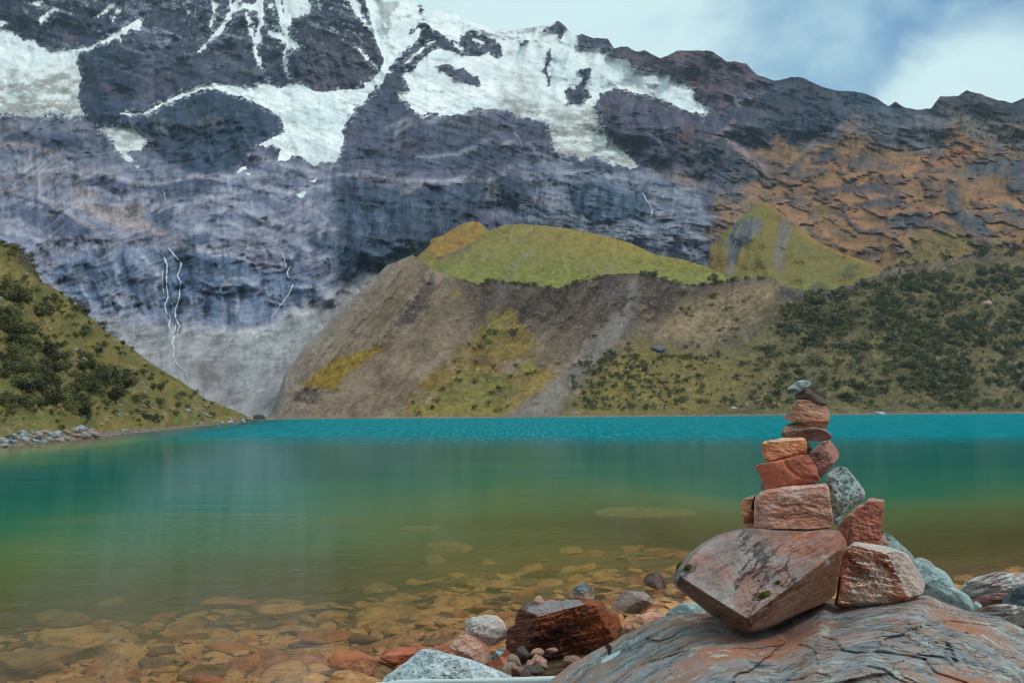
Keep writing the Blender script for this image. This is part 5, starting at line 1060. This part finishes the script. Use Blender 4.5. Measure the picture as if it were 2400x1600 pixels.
M_sub = [rock_mat('submerged_stone_%s' % nm, st, strata=1.5, scale=1.6, bump=.012, seed=30. + i, dirt=.3)
         for i, (nm, st) in enumerate((('ochre', [(.3, lin(142, 98, 62)), (.5, lin(182, 130, 86)), (.7, lin(196, 148, 104))]),
                                       ('rust', [(.3, lin(130, 74, 50)), (.5, lin(170, 102, 68)), (.7, lin(186, 122, 86))]),
                                       ('brown', [(.3, lin(92, 66, 46)), (.5, lin(126, 90, 62)), (.7, lin(150, 112, 80))])))]
peb_me = []
for i in range(12):
    V, Fc = pebble(500 + i, .16 + .07 * (i % 4), 28, 16)
    peb_me.append((mesh_np('lake_stone', V, Fc, M_sub[[0, 1, 0, 2, 1, 0][i % 6]]), V, Fc))
cand = []
rg = np.random.default_rng(77)
placed = []
def try_place(x, y, r):
    for (a_x, a_y, a_r) in placed:
        if (a_x - x) ** 2 + (a_y - y) ** 2 < (.62 * (a_r + r)) ** 2: return False
    placed.append((x, y, r)); return True
for rad, cnt in ((.25, 60), (.18, 300), (.12, 1000), (.08, 3600), (.05, 5200)):
    for k in range(cnt):
        D = rg.uniform(4.9, 18 if rad > .2 else (14.5 if rad > .12 else (11 if rad > .08 else 8.5))); px = rg.uniform(-120, 2520)
        x = (px - 1200) / F * D * 1.01; s = D - shore_y(x)
        if s < -.9 or (s > 7.5 and rg.random() > .25) or (x > 3.2 and (s > 1.2 or rg.random() > .4)): continue
        r = rad * rg.uniform(.6, 1.4)
        if try_place(x, D, r): cand.append((r / D, x, D, r))
cand.sort(reverse=True)
special = [((1490, 1198), .95, 'broad pale slab lying deep under the green water left of the cairn', 0), ((540, 1412), .26, 'bright rust stone under water left of centre with a dark shadowed side', 1),
           ((985, 1240), .36, 'ochre stone under green water at the deep end of the stony shallows', 0), ((1060, 1282), .36, 'wide rust tinted slab under the olive water above the shallows', 1), ((665, 1425), .24, 'ochre stone right of the bright rust stone under water', 0), ((140, 1450), .26, 'long brown stone under dark water near the left edge', 2),
           ((180, 1498), .30, 'pale ochre slab under dark water below the long brown stone', 0), ((60, 1545), .32, 'broad olive slab under the dark water in the lower left corner', 2), ((760, 1490), .2, 'dark sided rust stone at the edge of the stony shallows', 1)]
mh = {}
for (pp, r, lb, ci) in special:
    w0 = on_z(*pp, 0.0); zb = float(bed_z(w0[0], w0[1]))
    if pp[0] == 1490: zb = -.42
    P0 = on_z(pp[0], pp[1], zb * .8)
    V, Fc = pebble(600 + int(pp[0]), .12 if pp[0] == 1490 else .2, 36, 20)
    o = link('lake_stone', mesh_np('lake_stone', V, Fc, M_sub[ci]), P0)
    o.scale = (r, r, r); o.rotation_euler = (0, 0, random.uniform(-.5, .5))
    tag(o, lb, 'stone', 'flat stones lying under the shallow water')
rest_V, rest_F, nb = [], [], 0
for i, (_, x, y, r) in enumerate(cand):
    me, V, Fc = peb_me[i % 12] if i % 5 else peb_me[(i * 7) % 12]
    zz = float(bed_z(x, y)); rz = rg.uniform(-1.2, 1.2); tx, ty = rg.uniform(-.32, .32, 2)
    if i < 285:
        o = link('lake_stone', me, (x, y, zz + .03 * r)); o.scale = (r, r, r * rg.uniform(.8, 1.2)); o.rotation_euler = (tx, ty, rz)
        tag(o, 'flat ochre brown stone among many under the shallow water', 'stone', 'flat stones lying under the shallow water')
    else:
        c_, s_ = math.cos(rz), math.sin(rz)
        W = V * r; W = W @ np.array([[c_, s_, 0], [-s_, c_, 0], [0, 0, 1]])
        W = W + np.array([0, 0, 1]) * (W[:, :, :1] * tx + W[:, :, 1:2] * ty) + np.array([x, y, zz + .03 * r])
        rest_V.append(W.reshape(-1, 3)); rest_F.append(Fc + nb); nb += W.shape[0] * W.shape[1]
if rest_V:
    o = link('gravel', mesh_np('gravel', np.concatenate(rest_V), np.concatenate(rest_F), M_sub[0]))
    tag(o, 'small ochre pebbles and gravel covering the lake bed near the shore', None, None, 'stuff')

gr = 'rubble under the dark wet rock'
for i in range(26):
    px, py = rg.uniform(1185, 1345), rg.uniform(1515, 1600)
    D = 5.15 - (py - 1515) * .012
    P0 = at(px, py, D); r = rg.uniform(10, 24) * D / F
    o = link('rubble_stone', mesh_np('rubble_stone', *pebble(1000 + i, .6, 24, 14), [M_dkred, M_brown, M_warm, M_pink][i % 4]), P0 - np.array([0, 0, r * .4])); o.scale = (r, r, r); o.rotation_euler = (rg.uniform(-.4, .4), rg.uniform(-.4, .4), rg.uniform(0, 6))
    tag(o, 'small broken stone in the rubble at the foot of the dark wet rock', 'stone', gr)

# ================================================================== ROCKS OF THE FAR SHORES
M_sh = [rock_mat('shore_rock_%s' % nm, st, strata=1.5, scale=1.4, bump=.05, seed=40. + i, dirt=.35)
        for i, (nm, st) in enumerate((('pale', [(.3, lin(140, 146, 150)), (.5, lin(174, 180, 182)), (.7, lin(190, 192, 190))]), ('pink', [(.3, lin(140, 112, 102)), (.5, lin(174, 146, 134)), (.7, lin(186, 164, 154))]), ('dark', [(.3, lin(70, 72, 80)), (.5, lin(98, 100, 108)), (.7, lin(120, 118, 122))])))]
sh_me = []
for i in range(9):
    V, Fc = pebble(700 + i, .65, 18, 10); V[..., 2] += .3
    sh_me.append(mesh_np('shore_rock', V, Fc, M_sh[i % 3 if i % 3 != 2 or i > 6 else 0]))
k = 0
gsr = 'rocks along the foot of the left hillside'
for i in range(120):
    px = rg.uniform(0, 225) if i < 85 else rg.uniform(225, 590)
    up = rg.uniform(-2, 26) * (1 if i < 85 else .5) * (1 - .55 * max(0, px - 120) / 470)
    py = wll(px) - up
    P0 = Lh.point(px, py); r = rg.uniform(5, 13) * (1 if i < 85 else .55) * P0[1] / F
    o = link('shore_rock', sh_me[i % 9], P0); o.scale = (r, r * .9, r * .8); o.rotation_euler = (rg.uniform(-.2, .2), rg.uniform(-.2, .2), rg.uniform(0, 6))
    tag(o, 'pale shore rock among the rubble at the foot of the left hillside', 'rock', gsr)
o = link('shore_rock', sh_me[1], Lh.point(215, wll(215) - 4)); o.scale = (.52, .4, .3); tag(o, 'long flat pinkish rock at the right end of the pale rubble', 'rock', gsr)
gs2 = 'pale rocks scattered on the grassy left hillside'
for i in range(70):
    px = rg.uniform(0, 560); cy, wy0 = crest_l(px), wll(px); py = cy + (wy0 - cy) * rg.uniform(.25, .92)
    P0 = Lh.point(px, py); r = rg.uniform(2.2, 6.5) * P0[1] / F
    o = link('hill_rock', sh_me[(i * 4) % 9], P0); o.scale = (r * rg.uniform(1, 2), r, r * .8); o.rotation_euler = (0, rg.uniform(0, .5), rg.uniform(0, 6))
    tag(o, 'pale rock among the shrubs of the left hillside', 'rock', gs2)
for (px, py, w, lb, mi) in ((607, 978, 15, 'dark blue grey boulder at the tip of the left hillside by the water', 2),):
    P0 = at(px, py, 124); r = w * 124 / F
    V, Fc = pebble(801, .8, 30, 16); o = link('shore_boulder', mesh_np('shore_boulder', V, Fc, M_sh[2]), P0); o.scale = (r, r, r * .85); tag(o, lb, 'boulder')
for (px, py, w, lb, mi) in ((2062, 970, 13, 'low pale rock on the far shoreline right of the cairn', 0), (1268, 855, 9, 'dark rock lying halfway up the moraine slope', 2), (1540, 822, 20, 'brown rock block set in grass at the foot of the tan moraine slope', 2), (2310, 712, 15, 'grey rock among shrubs high on the right slope', 1), (1720, 957, 7, 'small pale rock just above the far shoreline left of the cairn', 0), (1350, 968, 12, 'reddish rock at the far shoreline below the scree chute', 1)):
    P0 = O.point(px, py); r = w * P0[1] / F
    o = link('shore_boulder', mesh_np('shore_boulder', *pebble(810 + int(px), .6, 24, 12), M_sh[mi]), P0); o.scale = (r, r, r * .8); tag(o, lb, 'boulder')

# ================================================================== SHRUBS
def leaf_mat(name, c1, c2):
    m, nt = new_mat(name)
    a_ = nd(nt, 'ShaderNodeAttribute', attribute_name='Col'); oi = nd(nt, 'ShaderNodeObjectInfo')
    c = mixc(nt, oi.outputs['Random'], c1, c2)
    c = mixc(nt, 1.0, c, a_.outputs['Color'], 'MULTIPLY')
    finish(nt, c, None, .8, .15)
    return m
M_leaf = leaf_mat('shrub_leaves', (.044, .056, .032), (.150, .148, .066))
def shrub_np(seed, nleaf, size=.13):
    rg = np.random.default_rng(seed)
    nb = rg.integers(5, 9)
    bc = rg.normal(size=(nb, 3)) * np.array([.42, .42, .2]); bc[:, 2] = np.abs(bc[:, 2]) + .42
    br = rg.uniform(.28, .5, nb)
    k = rg.integers(0, nb, nleaf)
    d = rg.normal(size=(nleaf, 3)); d /= np.linalg.norm(d, axis=1, keepdims=True)
    rad = rg.random(nleaf) ** .45
    p = bc[k] + d * (br[k] * rad)[:, None] * np.array([1, 1, .85])
    p[:, 2] = np.maximum(p[:, 2], .02) * 1.45
    nrm = d * .6 + rg.normal(size=(nleaf, 3)) * .7; nrm /= np.linalg.norm(nrm, axis=1, keepdims=True)
    t = np.cross(nrm, rg.normal(size=(nleaf, 3))); t /= np.linalg.norm(t, axis=1, keepdims=True)
    b = np.cross(nrm, t); s = (size * rg.uniform(.6, 1.3, nleaf))[:, None]
    V = np.stack([p - t * s, p - b * s * .6, p + t * s, p + b * s * .6], 1).reshape(-1, 3)
    Fc = np.arange(nleaf * 4).reshape(-1, 4)
    tone = .7 + .7 * rg.random(nb)[k] ; tone = np.repeat(tone * rg.uniform(.75, 1.3, nleaf), 4)
    c = np.stack([tone * 1.05, tone, tone * .9], -1)
    # short stems
    sv, sf = [], []
    for j in range(3):
        q = bc[j]; w = .035
        bI = len(V) + len(sv)
        for (cx, cy, cz, ww) in ((0, 0, -.15, w), (q[0], q[1], q[2], w * .5)):
            sv += [(cx - ww, cy - ww, cz), (cx + ww, cy - ww, cz), (cx + ww, cy + ww, cz), (cx - ww, cy + ww, cz)]
        for e in range(4): sf.append((bI + e, bI + (e + 1) % 4, bI + 4 + (e + 1) % 4, bI + 4 + e))
    V = np.concatenate([V, np.array(sv)]); Fc = np.concatenate([Fc, np.array(sf)]); c = np.concatenate([c, np.full((len(sv), 3), .8)])
    return V, Fc, c
sh_np = [shrub_np(900 + i, 900, .085) for i in range(6)]
sh_far = [shrub_np(920 + i, 320, .13) for i in range(6)]
shr = [mesh_np('shrub', v, f, M_leaf, False, c) for v, f, c in sh_np]
shf = [mesh_np('shrub', v, f, M_leaf, False, c) for v, f, c in sh_far]

# left hillside: dense belts and loose bushes
left_list = []
for k in range(420):
    x = rg.uniform(0, 520); y = rg.uniform(570, 1000)
    if crest_l(x) + 5 < y < wll(x) - 10 and fbm(np.array([x / 60.]), np.array([y / 45.]), 977, 3)[0] > -.12: left_list.append((x, y, rg.uniform(3.5, 9)))
belts = [pts('z4', 0, 600, 60, 620, 200, 820, 420, 950, 400, 1040, 560, 1190, 470, 1290, 250, 1200, 60, 1180, 0, 1000), pts('z4', 500, 960, 700, 1010, 800, 1090, 720, 1160, 600, 1100, 420, 1080),
         pts('z4', 180, 500, 300, 600, 320, 650, 230, 640, 120, 520), pts('z4', 0, 400, 120, 470, 180, 560, 60, 560, 0, 500)]
for pl in belts:
    xs = [p[0] for p in pl]; ys = [p[1] for p in pl]; k = 0
    need = int((max(xs) - min(xs)) * (max(ys) - min(ys)) / 480)
    while k < need:
        x, y = rg.uniform(min(xs), max(xs)), rg.uniform(min(ys), max(ys)); k += 1
        if sd_poly(np.array([x]), np.array([y]), pl)[0] < 4: left_list.append((x, y, rg.uniform(16, 30)))
for zx, zy, w in ((330, 540, 19), (290, 600, 17), (440, 560, 16), (520, 620, 19), (480, 590, 15), (530, 740, 24), (510, 760, 20), (600, 860, 19), (620, 830, 15), (500, 880, 16), (560, 900, 20), (620, 690, 14), (750, 800, 9), (810, 830, 9), (790, 980, 16), (840, 1000, 16), (890, 940, 12), (880, 990, 15), (940, 1080, 19), (985, 1090, 17),
                 (1110, 1130, 15), (850, 1150, 22), (830, 1160, 18), (700, 1130, 22), (660, 1180, 18), (900, 1180, 14), (990, 1180, 18), (1090, 1190, 16), (1080, 1240, 16), (1150, 1200, 12), (900, 1260, 19), (950, 1280, 19), (550, 1260, 20), (380, 1330, 12), (510, 1220, 22), (20, 1180, 20), (60, 1210, 17), (40, 1240, 15), (640, 1060, 22), (470, 760, 13), (370, 820, 11), (250, 760, 15), (280, 780, 13), (90, 220, 15), (130, 235, 14), (170, 270, 16), (215, 345, 15), (10, 190, 13), (230, 400, 14), (380, 500, 10), (450, 600, 13), (1250, 1150, 8), (1300, 1170, 7), (790, 1040, 12), (340, 770, 12), (460, 690, 10), (640, 720, 9), (180, 700, 18), (60, 470, 15), (100, 440, 13)):
    left_list.append((zx / 2.6133, 500 + zy / 2.6133, w * .75))
right_list = []
def dens(x, y):
    zx, zy = (x - 1500) * 2.6133, (y - 450) * 2.6133
    if x < 1340: return 0
    d = .0
    if zy > 1000 and zx < 700: d = .42
    if zx > 700 and zy > 700: d = .75
    if zx > 1000 and zy > 560: d = .9
    if zx > 1500 and zy > 480: d = 1.0
    if 250 < zx < 850 and 600 < zy < 960: d = 0.05
    return d
clump = lambda x, y: fbm(np.array([x / 75.]), np.array([y / 48.]), 961, 3)[0]
tries = 0
while len(right_list) < 900 and tries < 16000:
    tries += 1
    x = rg.uniform(1340, 2520); y = rg.uniform(590, 960)
    if y < crest_o(x) + 6 or y > wl(x) - 8: continue
    if rg.random() > dens(x, y) * (0.35 + 1.8 * max(0, clump(x, y) + .22)): continue
    right_list.append((x, y, rg.uniform(5, 15) * (1.1 if x > 1800 else .8)))
for zx, zy, w in ((1640, 1490, 8), (1400, 900, 9), (1460, 870, 11), (1370, 960, 10), (1430, 930, 9), (1570, 890, 12), (1585, 870, 9), (1340, 970, 7), (1350, 1060, 9), (1220, 1040, 6), (1450, 1080, 8), (1240, 1110, 7), (1490, 1220, 10), (1440, 1240, 9), (1420, 1310, 11), (1340, 1330, 9), (1340, 1180, 8), (1240, 1160, 8), (990, 1370, 8), (1110, 1290, 10), (1080, 1330, 9), (1140, 1220, 8), (1590, 1070, 8), (1660, 1120, 9), (1700, 1110, 8), (1560, 1145, 8), (1300, 945, 6), (960, 1300, 6), (1850, 1060, 6), (1540, 1320, 6), (1480, 1350, 8),
                 (2180, 1020, 14), (2150, 1030, 11), (2280, 980, 9), (2290, 945, 7), (2060, 1110, 11), (2110, 1100, 9), (2080, 1200, 12), (2130, 1190, 11), (2050, 1310, 13), (2000, 1280, 10), (2280, 1060, 8), (1950, 1190, 10), (2290, 1320, 10)):
    right_list.append((600 + zx / 2.6133, 450 + zy / 2.6133, w * 1.0))
for k in range(5200):
    x = rg.uniform(1340, 2520); y = rg.uniform(590, 962)
    if crest_o(x) + 6 < y < wl(x) - 5 and rg.random() < dens(x, y) * (.25 + 1.2 * max(0, clump(x, y) + .3)): right_list.append((x, y, rg.uniform(2.5, 6)))
# along the moraine rim
for x in np.concatenate([rg.uniform(1120, 1480, 26), rg.uniform(1480, 1800, 26), rg.uniform(1960, 2500, 22)]):
    right_list.append((x, crest_o(x) + rg.uniform(1, 8), rg.uniform(3.5, 9)))
allb = []
for (x, y, w) in left_list:
    y = min(max(y, crest_l(x) + 2), wll(x) - 3)
    P0 = Lh.point(x, y); allb.append((w, P0, w * P0[1] / F, 'L'))
for (x, y, w) in right_list:
    P0 = O.point(x, y); allb.append((w, P0, w * P0[1] / F, 'R'))
for (x, y, w, lb) in ((1672, 664, 16, 'dark round shrub standing on the moraine rim below the green hill'), (2305, 598, 17, 'dark shrub on the highest crest of the right slope'), (1530, 648, 11, 'pointed dark shrub on the moraine rim above the tan slope')):
    P0 = O.point(x, y + 5); o = link('shrub', shf[int(x) % 6], P0); r = w * P0[1] / F; o.scale = (r, r, r * 1.1); tag(o, lb, 'shrub')
allb.sort(key=lambda q: -q[0])
rV, rF, rC, nb = [], [], [], 0
for i, (w, P0, r, sd) in enumerate(allb):
    sq = rg.uniform(.75, 1.15); rz = rg.uniform(0, 6.28)
    if i < 296:
        o = link('shrub', (shr if sd == 'L' else shf)[i % 6], P0 - np.array([0, 0, .12 * r])); o.scale = (r * 1.1, r * 1.1, r * sq); o.rotation_euler = (0, 0, rz)
        if sd == 'L': tag(o, 'dark green shrub among the thicket on the left hillside', 'shrub', 'shrubs on the left hillside')
        else: tag(o, 'dark green shrub among many on the slope right of the moraine', 'shrub', 'shrubs on the right slope')
    else:
        v, f, c = sh_far[i % 6]; c_, s_ = math.cos(rz), math.sin(rz)
        rV.append((v * r * np.array([1.1, 1.1, sq])) @ np.array([[c_, s_, 0], [-s_, c_, 0], [0, 0, 1]]) + P0); rF.append(f + nb); rC.append(c); nb += len(v)
if rV:
    tag(link('shrubbery', mesh_np('shrubbery', np.concatenate(rV), np.concatenate(rF), M_leaf, False, np.concatenate(rC))), 'small dark scrub spread over the far slopes', None, None, 'stuff')

# ================================================================== HAZE
HD = 0.00013
V = np.array([(sx * 1450, y, z) for sx in (-1, 1) for y in (-1450, 1750) for z in (-90, 900)], float)
fc = [(0, 1, 3, 2), (4, 6, 7, 5), (0, 4, 5, 1), (2, 3, 7, 6), (0, 2, 6, 4), (1, 5, 7, 3)]
mh, nt = new_mat('haze_air')
pv = nd(nt, 'ShaderNodeVolumePrincipled'); pv.inputs['Color'].default_value = (.62, .80, 1.0, 1); pv.inputs['Density'].default_value = HD
pv.inputs['Anisotropy'].default_value = .1
ou = nd(nt, 'ShaderNodeOutputMaterial'); nt.links.new(pv.outputs[0], ou.inputs['Volume'])
USE_HAZE = True
if USE_HAZE:
    tag(link('haze', mesh_np('haze', V, fc, mh, False)), None, None, None, 'stuff')

# ================================================================== SKY, SUN, CAMERA
SUN_EL, SUN_AZ = r_(50), r_(118)          # high on the right, a little behind the camera (azimuth from +y, clockwise)
w = bpy.data.worlds.new('World'); scene.world = w; w.use_nodes = True
nt = w.node_tree; nt.nodes.clear()
sky = nd(nt, 'ShaderNodeTexSky', sky_type='NISHITA'); sky.sun_disc = False; sky.sun_elevation = SUN_EL; sky.sun_rotation = SUN_AZ
sky.altitude = 4200; sky.air_density = 1.0; sky.dust_density = .6
bg1 = nd(nt, 'ShaderNodeBackground'); nt.links.new(sky.outputs[0], bg1.inputs[0]); bg1.inputs[1].default_value = .12
tc = nd(nt, 'ShaderNodeTexCoord'); dirv = tc.outputs['Generated']
def ddist(px, py):
    d = np.array(ray(px, py)); d = d / np.linalg.norm(d)
    n = nd(nt, 'ShaderNodeVectorMath', operation='DISTANCE'); nt.links.new(dirv, n.inputs[0]); n.inputs[1].default_value = tuple(d)
    return n.outputs['Value']
mp = nd(nt, 'ShaderNodeMapping'); mp.inputs['Scale'].default_value = (1, 1, 1.6); nt.links.new(dirv, mp.inputs[0])
cn = noise(nt, mp.outputs[0], 5.0, 7, .55, .4)
cn2 = noise(nt, mp.outputs[0], 14.0, 5, .5, .2)
nsum = math_n(nt, 'ADD', math_n(nt, 'MULTIPLY_ADD', cn, .30, -.15), math_n(nt, 'MULTIPLY_ADD', cn2, .07, -.035))
b1 = ramp(nt, math_n(nt, 'ADD', ddist(2080, 30), nsum), [(.10, 1.0), (.25, 0.0)], 'EASE')
cl = ramp(nt, math_n(nt, 'ADD', ddist(2290, 275), math_n(nt, 'MULTIPLY', nsum, .55)), [(.075, 1.0), (.115, 0.0)], 'EASE')
blue = math_n(nt, 'MULTIPLY', b1, math_n(nt, 'SUBTRACT', 1.0, cl), clamp=True)
deep = ramp(nt, math_n(nt, 'ADD', ddist(2330, 20), nsum), [(.02, 1.0), (.17, 0.0)], 'EASE')
ccol = mixc(nt, ramp(nt, cn, [(.35, 0.0), (.65, 1.0)]), lin(178, 205, 208), lin(192, 215, 215))
gap = mixc(nt, deep, lin(122, 158, 182), lin(80, 122, 164))
gap = mixc(nt, math_n(nt, 'MULTIPLY', ramp(nt, cn2, [(.42, 0.0), (.66, 1.0)]), ramp(nt, cn, [(.40, 0.0), (.6, .6)])), gap, lin(160, 190, 200))
ccol = mixc(nt, blue, ccol, gap)
sz = nd(nt, 'ShaderNodeSeparateXYZ'); nt.links.new(dirv, sz.inputs[0])
gnd = ramp(nt, math_n(nt, 'MULTIPLY_ADD', sz.outputs['Z'], 1.0, .5), [(.47, 0.0), (.5, 1.0)])
ccol = mixc(nt, gnd, lin(80, 84, 84), ccol)
bg2 = nd(nt, 'ShaderNodeBackground'); nt.links.new(ccol, bg2.inputs[0]); bg2.inputs[1].default_value = 1.55
mxs = nd(nt, 'ShaderNodeMixShader'); mxs.inputs[0].default_value = .93
nt.links.new(bg1.outputs[0], mxs.inputs[1]); nt.links.new(bg2.outputs[0], mxs.inputs[2])
ou = nd(nt, 'ShaderNodeOutputWorld'); nt.links.new(mxs.outputs[0], ou.inputs[0])

sl = bpy.data.lights.new('sun', 'SUN'); sl.energy = 1.5; sl.angle = r_(11); sl.color = (1, .95, .88)
so = bpy.data.objects.new('sun', sl); COL.objects.link(so)
sd = Vector((math.sin(SUN_AZ) * math.cos(SUN_EL), math.cos(SUN_AZ) * math.cos(SUN_EL), math.sin(SUN_EL)))
so.rotation_euler = sd.to_track_quat('Z', 'Y').to_euler(); so.location = (0, -5, 30)

cd = bpy.data.cameras.new('camera'); co = bpy.data.objects.new('camera', cd); COL.objects.link(co)
cd.sensor_width = 36; cd.sensor_fit = 'HORIZONTAL'; cd.lens = 36 * F / 2400; cd.clip_end = 12000; cd.clip_start = .05
co.location = (0, 0, CAMZ); co.rotation_euler = (math.pi / 2 + PHI, 0, 0)
cd.dof.use_dof = True; cd.dof.focus_distance = 2.65; cd.dof.aperture_fstop = 11.0
scene.camera = co

scene.render.engine = 'CYCLES'
scene.cycles.use_denoising = True
try: scene.cycles.denoiser = 'OPENIMAGEDENOISE'
except Exception: pass
scene.cycles.filter_width = 1.1
scene.cycles.max_bounces = 6; scene.cycles.diffuse_bounces = 2; scene.cycles.glossy_bounces = 3
scene.cycles.transparent_max_bounces = 12; scene.cycles.volume_bounces = 0
scene.view_settings.view_transform = 'Standard'; scene.view_settings.look = 'None'
scene.view_settings.exposure = 0; scene.view_settings.gamma = 1; scene.view_settings.use_curve_mapping = False
